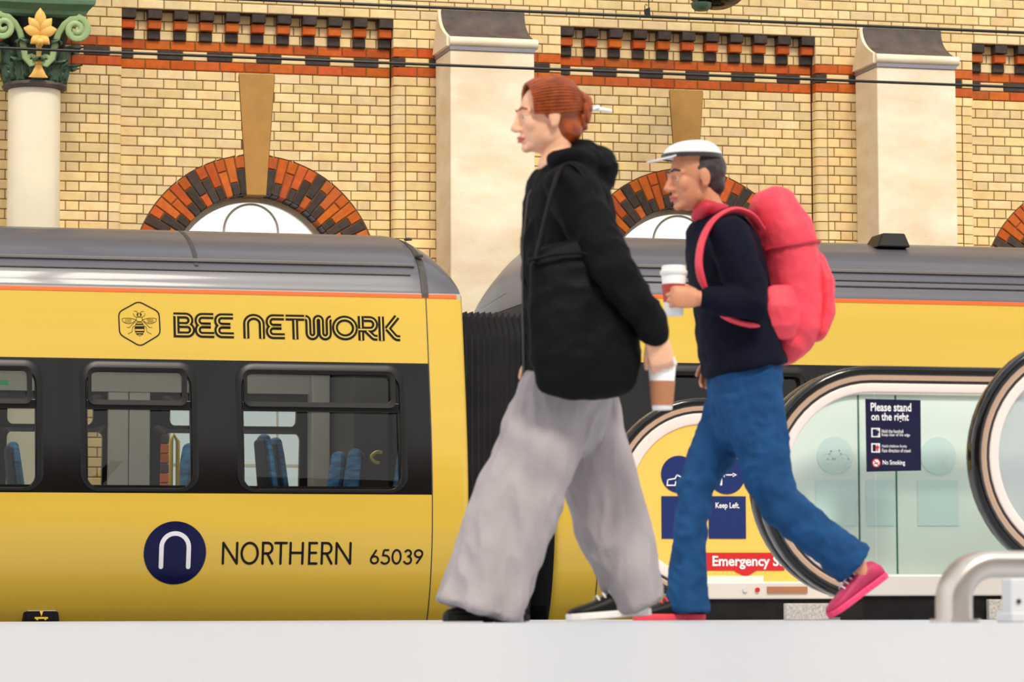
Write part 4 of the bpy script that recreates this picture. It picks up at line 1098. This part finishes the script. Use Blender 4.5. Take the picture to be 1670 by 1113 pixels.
def head_prims():
    h = MB()
    h.ball((-.018, 0, .028), (.098, .077, .090), 24, 16)
    h.ball((.026, 0, -.028), (.062, .061, .090), 20, 14)
    h.ball((.05, 0, -.084), (.034, .034, .028)); h.ball((.074, 0, -.097), (.018, .02, .016))
    for s in (-1, 1):
        h.ball((.002, s * .040, -.058), (.042, .02, .036)); h.ball((.056, s * .041, -.02), (.026, .019, .028))
        h.ball((-.01, s * .078, -.006), (.021, .009, .034)); h.ball((-.006, s * .078, -.032), (.012, .008, .012))
        h.tube([(.066, s * .048, .020), (.080, s * .028, .025), (.084, s * .006, .018)], [.009, .010, .008], 8, roundcap=True)
        h.ball((.066, s * .032, .001), (.018, .02, .013))
        h.ball((.097, s * .011, -.036), (.011, .008, .008))
    h.tube([(.083, 0, .018), (.098, 0, -.010), (.111, 0, -.030)], [.009, .0105, .0115], 10, roundcap=True)
    h.ball((.103, 0, -.036), (.013, .012, .008))
    h.ball((.083, 0, -.060), (.014, .025, .008)); h.ball((.081, 0, -.073), (.014, .022, .009))
    return h
def face_bits(M, person, body):
    for s in (-1, 1):
        e = MB(); e.ball((.0715, s * .032, .001), .0125, 14, 10); e.cur = 1; e.ball((.0805, s * .033, .001), (.0042, .0055, .0058), 10, 8)
        e.xf(M); o = e.build('eye', ['sole_white', 'iris'], person, True)
        l = MB(); l.tube([(.070, s * .050, .008), (.0845, s * .034, .0125), (.082, s * .018, .006)], [.0028, .0034, .0026], 8, roundcap=True); l.xf(M); l.build('eyelid', body, person, True)
    l = MB(); l.tube([(.086, -.022, -.066), (.096, -.009, -.061), (.0965, .009, -.061), (.086, .022, -.066)], [.003, .005, .005, .003], 8, roundcap=True)
    l.tube([(.085, -.02, -.068), (.095, -.008, -.0725), (.095, .008, -.0725), (.085, .02, -.068)], [.003, .0055, .0055, .003], 8, roundcap=True); l.xf(M); l.build('lips', 'lip', person, True)
def brows(M, person, m):
    for s in (-1, 1):
        l = MB(); l.tube([(.072, s * .052, .026), (.0865, s * .034, .034), (.0905, s * .012, .029)], [(.002, .003), (.003, .005), (.003, .004)], 8, roundcap=True); l.xf(M); l.build('eyebrow', m, person, True)
def head_matrix(c, pitch=0.0, yaw=0.0, sc=1.0, roll=0.0):
    """local x forward -> world -x, local y left -> towards the camera"""
    base = Matrix(((-1, 0, 0, 0), (0, -1, 0, 0), (0, 0, 1, 0), (0, 0, 0, 1)))
    return Matrix.Translation(c) @ base @ Matrix.Rotation(yaw, 4, 'Z') @ Matrix.Rotation(pitch, 4, 'Y') @ Matrix.Rotation(roll, 4, 'X') @ Matrix.Scale(sc, 4)
def hand(mb, w, d, n, l, curl=(35, 35, 25), spread=.0, thumb=(.75, .55, .35), sc=1.0):
    """palm and five fingers; d along the hand, n out of the palm, l towards the thumb"""
    w, d, n, l = Vector(w), Vector(d).normalized(), Vector(n).normalized(), Vector(l).normalized()
    mb.tube([w - d * .03, w, w + d * .03 * sc, w + d * .065 * sc, w + d * .088 * sc], [(.023, .020), (.025, .018), (.036 * sc, .016), (.040 * sc, .0145), (.037 * sc, .012)], 14, ref=tuple(n), roundcap=True)
    for off, ln, r0 in ((.030, .074, .0088), (.0105, .083, .0092), (-.010, .077, .0088), (-.0285, .060, .0078)):
        p = w + d * (.084 - .06 * abs(off) * (1 if off < 0 else .4)) * sc + l * off * sc
        dirv = (d + l * off * spread).normalized(); P = [p - dirv * .02, p]; R = [r0, r0]; ang = 0
        for k, seg in enumerate((.44, .31, .25)):
            ang += math.radians(curl[k]); dv = dirv * math.cos(ang) + n * math.sin(ang)
            p = p + dv * ln * seg * sc; P.append(p); R.append(r0 * (.95 - .1 * k))
        mb.tube(P, R, 10, ref=tuple(l), roundcap=True)
    p = w + d * .022 * sc + l * .022; t1 = (d * thumb[0] + l * thumb[1] + n * thumb[2]).normalized()
    P = [p, p + t1 * .036, p + t1 * .06 + d * .004, p + t1 * .072 + d * .018 + n * .008]
    mb.tube(P, [.0135, .0115, .0100, .0085], 10, ref=tuple(n), roundcap=True)
def nails(person, w, d, n, l):
    pass
def shoe(person, heel, toe, y, m, sm, L=.265, lace=None, pitch_roll=0.0):
    """heel and toe are (x, z) of the sole ends"""
    hx_, hz = heel; dx, dz_ = toe[0] - heel[0], toe[1] - heel[1]; k = math.hypot(dx, dz_); dx /= k; dz_ /= k
    M = Matrix(((dx, 0, -dz_ if dx > 0 else dz_, hx_), (0, 1, 0, y), (dz_, 0, abs(dx), hz), (0, 0, 0, 1)))
    s = L / .265
    up = MB(); rings = []
    for x, hw, zt in ((.004, .024, .055), (.02, .031, .078), (.05, .035, .088), (.085, .036, .088), (.12, .038, .078), (.155, .042, .064), (.19, .045, .052), (.225, .042, .044), (.25, .032, .037), (.263, .015, .028)):
        ring = []
        for j in range(16):
            a = 2 * PI * j / 16; cz_ = .016 + (zt - .016) * .42
            ring.append((x * s, hw * s * math.copysign(abs(math.cos(a)) ** .8, math.cos(a)), (cz_ + (zt - cz_) * math.sin(a)) if math.sin(a) >= 0 else cz_ + (cz_ - .012) * math.sin(a)))
        rings.append(ring)
    up.quads(rings, True, True, True); up.xf(M); o = up.build('shoe', m, person, True)
    so = MB(); ol = []
    for x, hw in ((0, .02), (.015, .031), (.06, .037), (.11, .037), (.16, .044), (.2, .048), (.235, .043), (.258, .028), (.268, .008)): ol.append((x * s, hw * s))
    pl = ol + [(x, -w_) for x, w_ in reversed(ol)]
    so.prism_xy(pl, 0, .022); so.xf(M); so.build('sole', sm, o, bev=.004)
    if lace:
        for q in range(4):
            t = MB(); x = .105 + q * .02; z = .090 - q * .0065; t.tube([(x * s, -.024, z - .014), (x * s + .004, -.012, z), (x * s, .012, z), (x * s + .004, .024, z - .014)], .0028, 6); t.xf(M); t.build('lace', lace, o, True)
    return o

def hair_locks(M, person, hairobj, m, n, end, seedv):
    rnd = random.Random(seedv)
    for k in range(n):
        ph = -PI * .62 + 1.24 * PI * (k + .5) / n      # around the hairline, front to back over the skull
        y0, z0 = .083 * math.sin(ph), .036 + .094 * math.cos(ph)
        P = []; R = []
        for i in range(9):
            t = i / 8
            a = (1 - t) * .44 - t * .9                  # from forehead to the back
            rr = 1.035 + .02 * rnd.random()
            x = -.024 + .105 * math.sin(a * PI / 2 * 1.1) * rr
            c = math.cos(a * PI / 2 * 1.1) ** .6 if math.cos(a * PI / 2 * 1.1) > 0 else 0.02
            p = Vector((x, y0 * c * rr, .036 + (z0 - .036) * c * rr))
            e = Vector(end); q = max(0, (t - .55) / .45) ** 1.6
            P.append(p * (1 - q) + e * q); R.append((.010 * (1 - .35 * t), .0055))
        l = MB(); l.tube(P, R, 6, ref=(0, 0, 1), roundcap=True); l.xf(M); l.build('hair_lock', m, hairobj, True)

# ------------------------------------------------------------------ person in black jacket and wide grey trousers
Y1 = 9.9
J = lambda u, v, dy=0.0: pix(u, v, Y1 + dy)
p1 = thing('person', 'auburn-haired walker in black hooded jacket and wide pale grey trousers', 'person', (J(925, 1014).x, Y1, 0))
M1 = head_matrix(J(889, 192), pitch=.10, yaw=.0, sc=.93)
bd = MB(); hd = head_prims(); hd.xf(M1); join(bd, hd)
bd.tube([J(899, 215), J(908, 245), J(916, 285)], [(.048, .048), (.05, .05), (.075, .06)], 14, ref=(0, 1, 0))
bd.tube([J(914, 275), J(922, 310), J(925, 400), J(927, 480), J(925, 560), J(926, 615)], [(.07, .09), (.095, .17), (.10, .155), (.095, .135), (.105, .16), (.09, .15)], 18, ref=(0, 1, 0), roundcap=True)
elN, wrN = J(1001, 440, -.335), J(1068, 545, -.335)
elF, wrF = J(905, 445, .25), J(880, 570, .23)
for sh, el, wr in ((J(932, 304, -.17), elN, wrN), (J(926, 304, .17), elF, wrF)):
    bd.tube([sh, sh.lerp(el, .5), el, el.lerp(wr, .5), wr], [.042, .042, .034, .033, .024], 12, ref=(0, 1, 0), roundcap=True)
dN = (wrN - elN).normalized()
hand(bd, wrN, Vector((.28, .06, -.96)), Vector((.18, .95, .12)), Vector((-.92, .2, -.25)), (38, 34, 24), .0, (.7, .3, .5))
hand(bd, wrF, Vector((-.1, 0, -1)), Vector((0, -1, 0)), Vector((-1, 0, 0)), (20, 25, 15))
kF, aF = J(852, 785, -.10), J(812, 975, -.10); kR, aR = J(985, 785, .10), J(1058, 965, .10)
for hp_, k_, a_ in ((J(922, 600, -.085), kF, aF), (J(928, 600, .085), kR, aR)):
    bd.tube([hp_, hp_.lerp(k_, .4), k_, k_.lerp(a_, .35), a_, a_ + Vector((-.03, 0, -.045))], [.082, .074, .052, .05, .034, .034], 12, ref=(0, 1, 0), roundcap=True)
organic('body', bd, .0042, 'skin_pale', p1, 3)
face_bits(M1, p1, 'skin_pale'); brows(M1, p1, 'hair_auburn')
hr = MB(); hr.ball((-.038, 0, .038), (.098, .084, .093), 24, 16); hr.ball((-.064, 0, -.035), (.062, .068, .066)); hr.ball((-.12, 0, .012), (.042, .046, .05))
for s in (-1, 1): hr.ball((-.008, s * .07, .03), (.036, .018, .05))
hr.xf(M1); ho = organic('hair', hr, .006, 'hair_auburn', p1, 5)
hair_locks(M1, p1, ho, 'hair_auburn', 34, (-.135, 0, .015), 3)
for k in range(9):
    a = k / 9 * 2 * PI; P = [Vector((-.128 - .012 * math.cos(a * 2), .050 * math.cos(a + t * .8), .012 + .055 * math.sin(a + t * .8))) for t in (0, .4, .8, 1.2)]
    l = MB(); l.tube(P, [.012, .014, .014, .01], 6, ref=(1, 0, 0), roundcap=True); l.xf(M1); l.build('bun_coil', 'hair_auburn', ho, True)
cl = MB(); cl.tube([(-.15, .035, .012), (-.178, .015, .022), (-.184, -.015, .022), (-.15, -.04, .012)], [(.010, .006)] * 4, 8, roundcap=True); cl.tube([(-.168, .0, .02), (-.205, .004, .012), (-.225, .006, .008)], [(.009, .008), (.008, .007), (.005, .005)], 8, roundcap=True)
cl.xf(M1); o = cl.build('hair_clip', 'clip_white', p1, True); o['label'] = 'white hair clip at the back of the head'
# jacket
jk = MB()
jk.tube([J(912, 268), J(917, 285), J(924, 318), J(928, 380), J(930, 460), J(932, 540), J(936, 600), J(940, 640)], [(.075, .085), (.10, .15), (.122, .205), (.138, .205), (.14, .195), (.145, .195), (.152, .20), (.155, .205)], 24, ref=(0, 1, 0))
for sh, el, wr, s in ((J(932, 306, -.17), elN, wrN, -1), (J(926, 306, .17), elF, wrF, 1)):
    e2_ = el.lerp(wr, .5)
    jk.tube([sh, sh.lerp(el, .3), sh.lerp(el, .7), el, e2_, el.lerp(wr, .86), el.lerp(wr, .97)], [.075, .075, .068, .064, .056, .052, .045], 16, ref=(0, 1, 0), roundcap=True)
jk.tube([J(905, 262, -.085), J(940, 262, -.11), J(972, 268, -.05), J(980, 268, .03), J(955, 262, .11), J(905, 262, .085)], [.026, .04, .05, .05, .04, .026], 14, roundcap=True)
jk.tube([J(948, 255), J(975, 280), J(972, 325)], [(.045, .09), (.055, .12), (.03, .08)], 14, ref=(0, 1, 0), roundcap=True)
organic('jacket', jk, .008, 'jacket_black', p1, 4, folds(.014, 9, 8, 2.0))
zp = MB(); zp.tube([J(892, 268, 0), J(862, 320), J(853, 400), J(853, 500), J(856, 630)], .005, 6, ref=(0, 1, 0)); zp.build('zip', 'trim_dark', p1, True)
# trousers: wide legs
tr = MB()
tr.tube([J(930, 575), J(930, 610), J(927, 650), J(924, 690)], [(.125, .165), (.13, .175), (.128, .175), (.11, .15)], 20, ref=(0, 1, 0), roundcap=True)
tr.tube([J(915, 630, -.085), J(885, 710, -.09), J(852, 800, -.10), J(818, 890, -.10), J(796, 950, -.10), J(781, 1000, -.10)], [(.115, .10), (.122, .105), (.128, .105), (.13, .11), (.132, .115), (.134, .118)], 20, ref=(0, 1, 0))
tr.tube([J(935, 630, .085), J(958, 710, .09), J(982, 800, .10), J(1010, 890, .10), J(1030, 950, .10), J(1042, 988, .10)], [(.112, .10), (.118, .105), (.118, .105), (.105, .10), (.088, .095), (.075, .09)], 20, ref=(0, 1, 0))
organic('trousers', tr, .008, 'trouser_grey', p1, 4, folds(.016, 13, 3.2, 5.0))
hz = J(848, 1014).x; shoe(p1, (hz, .004), (hz - .255, .004), Y1 - .10, 'shoe_black', 'shoe_black', .26, 'trim_dark')
hz = J(1086, 1014); shoe(p1, (hz.x - .02, .022), (hz.x - .275, .004), Y1 + .10, 'shoe_black', 'sole_white', .265, 'sole_white')
# shoulder bag
bgc = J(945, 515, -.285)
bag = thing('shoulder_bag', 'large slouchy black shoulder bag at the side of the auburn-haired walker', 'bag', (bgc.x, bgc.y, bgc.z - .2))
bm_ = MB(); bm_.tube([J(938, 408, -.265), J(942, 425, -.27), J(948, 470, -.275), J(952, 530, -.278), J(955, 590, -.278), J(955, 628, -.275)], [(.125, .03), (.145, .04), (.16, .05), (.168, .055), (.168, .055), (.15, .045)], 24, ref=(0, 1, 0), roundcap=True)
organic('bag_body', bm_, .009, 'bag_black', bag, 4, folds(.008, 7, 8, 11.0))
MB().tube([J(862, 425, -.315), J(900, 415, -.325), J(945, 412, -.325), J(1000, 428, -.315)], .006, 8, ref=(0, 1, 0)).build('bag_piping', 'bag_black', bag, True)
MB().tube(cat([J(872, 430, -.30), J(886, 370, -.285), J(903, 305, -.265), J(918, 272, -.19), J(946, 284, -.22), J(985, 360, -.29), J(1004, 432, -.31)]), [(.006, .017)] * 31, 10, ref=(0, 1, 0)).build('bag_strap', 'bag_black', bag, True)
# lowered paper cup
def cup(name, label, c, h, r0, r1, parts):
    t = thing(name, label, 'cup', tuple(c))
    for nm, mt, prof in parts: MB().lathe(tuple(c), prof, 28).build(nm, mt, t, True)
    return t
hc = wrN + Vector((.28, .06, -.96)) * .082 + Vector((.18, .95, .12)) * .056
cup('coffee_cup', 'brown and white paper cup held low by the walker in grey trousers', hc + Vector((.006, 0, -.15)), .17, .03, .044,
    [('cup_wall', 'paper_white', [(.029, 0), (.030, .001), (.042, .135), (.041, .137), (.0, .137)]), ('sleeve', 'paper_brown', [(.0316, .012), (.0325, .012), (.0395, .085), (.0385, .085)]), ('lid', 'paper_white', [(.043, .132), (.0455, .136), (.0455, .144), (.041, .146), (.039, .158), (.036, .160), (.0, .158)])])

# ------------------------------------------------------------------ person with red backpack
Y2 = 10.9
K = lambda u, v, dy=0.0: pix(u, v, Y2 + dy)
p2 = thing('person', 'walker in white cap, navy jacket and blue jeans with red backpack, holding a cup', 'person', (K(1200, 1012).x, Y2, 0))
M2 = head_matrix(K(1131, 290), pitch=.14, yaw=.12, sc=.95)
bd = MB(); hd = head_prims(); hd.xf(M2); join(bd, hd)
bd.tube([K(1143, 312), K(1154, 338), K(1168, 372)], [(.05, .05), (.052, .052), (.075, .06)], 14, ref=(0, 1, 0))
bd.tube([K(1165, 362), K(1176, 395), K(1190, 460), K(1200, 530), K(1210, 595), K(1214, 640)], [(.07, .09), (.095, .165), (.10, .15), (.095, .135), (.105, .155), (.09, .14)], 18, ref=(0, 1, 0), roundcap=True)
elN, wrN = K(1230, 497, -.235), K(1142, 487, -.23)
elF, wrF = K(1205, 505, .24), K(1172, 575, .20)
shN, shF = K(1190, 388, -.17), K(1180, 388, .17)
for sh, el, wr in ((shN, elN, wrN), (shF, elF, wrF)):
    bd.tube([sh, sh.lerp(el, .5), el, el.lerp(wr, .5), wr], [.044, .043, .036, .036, .026], 12, ref=(0, 1, 0), roundcap=True)
hand(bd, wrN, Vector((-.97, .0, .05)), Vector((.05, .97, -.1)), Vector((0, .12, 1)), (52, 48, 32), .0, (.62, .5, .6))
hand(bd, wrF, Vector((-.35, 0, -.93)), Vector((0, -1, 0)), Vector((-1, 0, 0)), (25, 30, 20))
kN, aN = K(1258, 802, -.09), K(1396, 922, -.09); kF, aF = K(1132, 800, .09), K(1121, 972, .09)
bd.tube([K(1220, 665, -.075), K(1238, 720, -.085), kN, kN.lerp(aN, .35), aN, aN + Vector((.02, 0, -.03))], [.068, .066, .05, .05, .035, .034], 12, ref=(0, 1, 0), roundcap=True)
bd.tube([K(1206, 665, .075), K(1172, 720, .085), kF, kF.lerp(aF, .35), aF, aF + Vector((-.03, 0, -.04))], [.066, .06, .045, .042, .034, .034], 12, ref=(0, 1, 0), roundcap=True)
organic('body', bd, .0042, 'skin_tan', p2, 3)
face_bits(M2, p2, 'skin_tan'); brows(M2, p2, 'hair_dark')
hr = MB(); hr.ball((-.034, 0, .028), (.094, .0835, .086), 24, 16); hr.ball((-.062, 0, -.032), (.054, .064, .05))
for s in (-1, 1): hr.ball((-.016, s * .068, .012), (.026, .014, .045))
hr.xf(M2); organic('hair', hr, .006, 'hair_dark', p2, 4, lambda p, n: .0025 * noise.noise(p * 90))
cp = MB(); rings = []
for i in range(11):
    t = i / 10; a = t * PI / 2; ring = []
    for j in range(28):
        b_ = 2 * PI * j / 28; ring.append((-.018 + .110 * math.cos(a) ** .8 * math.cos(b_) + .012 * (1 - t), .091 * math.cos(a) ** .8 * math.sin(b_), .072 + .062 * math.sin(a) + .014 * math.cos(b_) * (1 - t)))
    rings.append(ring)
cp.quads(rings, True, True, True); cp.xf(M2); co = cp.build('cap', 'cap_white', p2, True); co['label'] = 'white cap'
bk = MB(); up_ = []; dn = []
ol = [(.086 + .085 * math.cos(a) * (1 if True else 0), .066 * math.sin(a)) for a in [math.radians(-90 + 180 * i / 14) for i in range(15)]]
bk.quads([[(x, y, .086 - (x - .086) * .18 - y * y * 1.6) for x, y in ol], [(x, y, .091 - (x - .086) * .18 - y * y * 1.6) for x, y in ol]], True, True, True); bk.xf(M2); bk.build('brim', 'cap_white', co, True)
cb = MB(); cb.quads([[(-.018 + .1125 * r_ * math.cos(t) + .012, .093 * r_ * math.sin(t), z + .014 * math.cos(t)) for t in [2 * PI * j / 28 for j in range(28)]] for r_, z in ((1, .066), (1.012, .068), (1.012, .080), (1.0, .083))], True); cb.xf(M2); cb.build('cap_band', 'trim_dark', co, True)
jk = MB()
jk.tube([K(1158, 352), K(1166, 372), K(1176, 402), K(1186, 450), K(1196, 510), K(1206, 565), K(1214, 604)], [(.072, .08), (.10, .15), (.12, .20), (.128, .20), (.13, .185), (.135, .185), (.14, .19)], 24, ref=(0, 1, 0))
for sh, el, wr in ((shN, elN, wrN), (shF, elF, wrF)):
    jk.tube([sh, sh.lerp(el, .35), sh.lerp(el, .75), el, el.lerp(wr, .5), el.lerp(wr, .82)], [.074, .072, .066, .06, .053, .045], 16, ref=(0, 1, 0), roundcap=True)
organic('jacket', jk, .008, 'jacket_navy', p2, 5, folds(.008, 10, 8, 21.0))
sc_ = MB(); sc_.tube([K(1152, 340, -.07), K(1140, 352, -.03), K(1138, 354, .03), K(1152, 340, .07), K(1178, 344, .05), K(1184, 348, 0), K(1178, 344, -.05), K(1152, 340, -.07)], [.026] * 8, 12, roundcap=True)
so_ = organic('collar', sc_, .006, 'pack_deep', p2, 4, folds(.004, 18, 18, 4)); so_['label'] = 'deep red collar'
# jeans
tr = MB()
tr.tube([K(1210, 588), K(1213, 620), K(1214, 655), K(1212, 690)], [(.118, .165), (.122, .17), (.118, .165), (.10, .14)], 20, ref=(0, 1, 0), roundcap=True)
tr.tube([K(1222, 640, -.085), K(1240, 715, -.09), K(1256, 795, -.09), K(1272, 822, -.09), K(1310, 856, -.09), K(1360, 896, -.09), K(1392, 920, -.09)], [(.10, .092), (.094, .088), (.076, .074), (.072, .072), (.07, .07), (.072, .072), (.074, .074)], 18, ref=(0, 1, 0))
tr.tube([K(1206, 640, .085), K(1172, 715, .09), K(1133, 800, .09), K(1123, 880, .09), K(1121, 950, .09), K(1121, 998, .09)], [(.10, .092), (.082, .082), (.058, .064), (.054, .062), (.064, .068), (.077, .074)], 18, ref=(0, 1, 0))
organic('jeans', tr, .007, 'denim', p2, 4, folds(.011, 13, 11, 31.0))
t1_ = K(1346, 1004); h1_ = K(1432, 942); shoe(p2, (h1_.x, h1_.z), (t1_.x, t1_.z), Y2 - .09, 'shoe_pink', 'sole_pink', .25, 'sole_white')
hz = K(1162, 1012); shoe(p2, (hz.x, .004), (hz.x - .25, .004), Y2 + .09, 'shoe_black', 'pack_red', .25, 'pack_red')
# backpack
bc = K(1285, 450)
bp_ = thing('backpack', 'bright red backpack on the back of the walker in the white cap', 'backpack', (bc.x, bc.y, bc.z - .2))
m = MB(); m.tube([K(1262, 345), K(1275, 375), K(1285, 430), K(1290, 490), K(1288, 535), K(1280, 556)], [(.085, .12), (.10, .145), (.105, .15), (.105, .15), (.10, .145), (.085, .13)], 24, ref=(0, 1, 0), roundcap=True)
organic('pack_body', m, .008, 'pack_red', bp_, 5, folds(.006, 9, 9, 41.0))
m = MB(); m.tube([K(1326, 425), K(1334, 460), K(1336, 510), K(1328, 545)], [(.03, .09), (.045, .11), (.045, .11), (.03, .1)], 18, ref=(0, 1, 0), roundcap=True)
organic('front_pocket', m, .008, 'pack_red', bp_, 4, folds(.004, 12, 12, 43.0))
m = MB(); m.tube([K(1272, 470, -.135), K(1276, 500, -.15), K(1278, 530, -.148), K(1276, 548, -.135)], [(.05, .012), (.062, .026), (.06, .026), (.045, .014)], 16, ref=(0, 1, 0), roundcap=True)
organic('side_pocket', m, .004, 'pack_red', bp_, 14, folds(.004, 14, 14, 47.0))
c_ = K(1281, 405); MB().tube([(c_.x + .112 * math.cos(t), c_.y + .152 * math.sin(t), c_.z + .02 * math.cos(t)) for t in [math.radians(-150 + 15 * i) for i in range(21)]], .006, 8).build('zip', 'pack_deep', bp_, True)
MB().tube(cat([K(1245, 350, -.035), K(1248, 328, -.03), K(1262, 322, 0), K(1256, 328, .03), K(1252, 350, .035)]), .007, 8, ref=(0, 1, 0)).build('grab_loop', 'pack_deep', bp_, True)
for s in (-1, 1):
    P = cat([K(1240, 372, s * .10), K(1222, 350, s * .125), K(1192, 343, s * .14), K(1160, 364, s * .165), K(1142, 405, s * .19), K(1144, 455, s * .205), K(1180, 515, s * .215), K(1245, 535, s * .16)])
    R_ = [(.010, .032 if i < 26 else .014) for i in range(len(P))]
    st_ = MB(); st_.tube(P, R_, 12, ref=(0, 1, 0)); st_.build('shoulder_strap', 'pack_red', bp_, True)
hc = wrN + Vector((-.97, 0, .05)) * .082 + Vector((.05, .97, -.1)) * .048
cup('coffee_cup', 'red banded paper cup with white lid held up before the navy jacket', hc + Vector((0, 0, -.055)), .17, .03, .044,
    [('cup_wall', 'paper_white', [(.029, 0), (.030, .001), (.042, .14), (.041, .142), (.0, .142)]), ('sleeve', 'cup_red', [(.0345, .045), (.0352, .045), (.0412, .105), (.0403, .105)]), ('lid', 'paper_white', [(.043, .136), (.046, .140), (.046, .150), (.042, .152), (.040, .166), (.037, .168), (.0, .166)])])
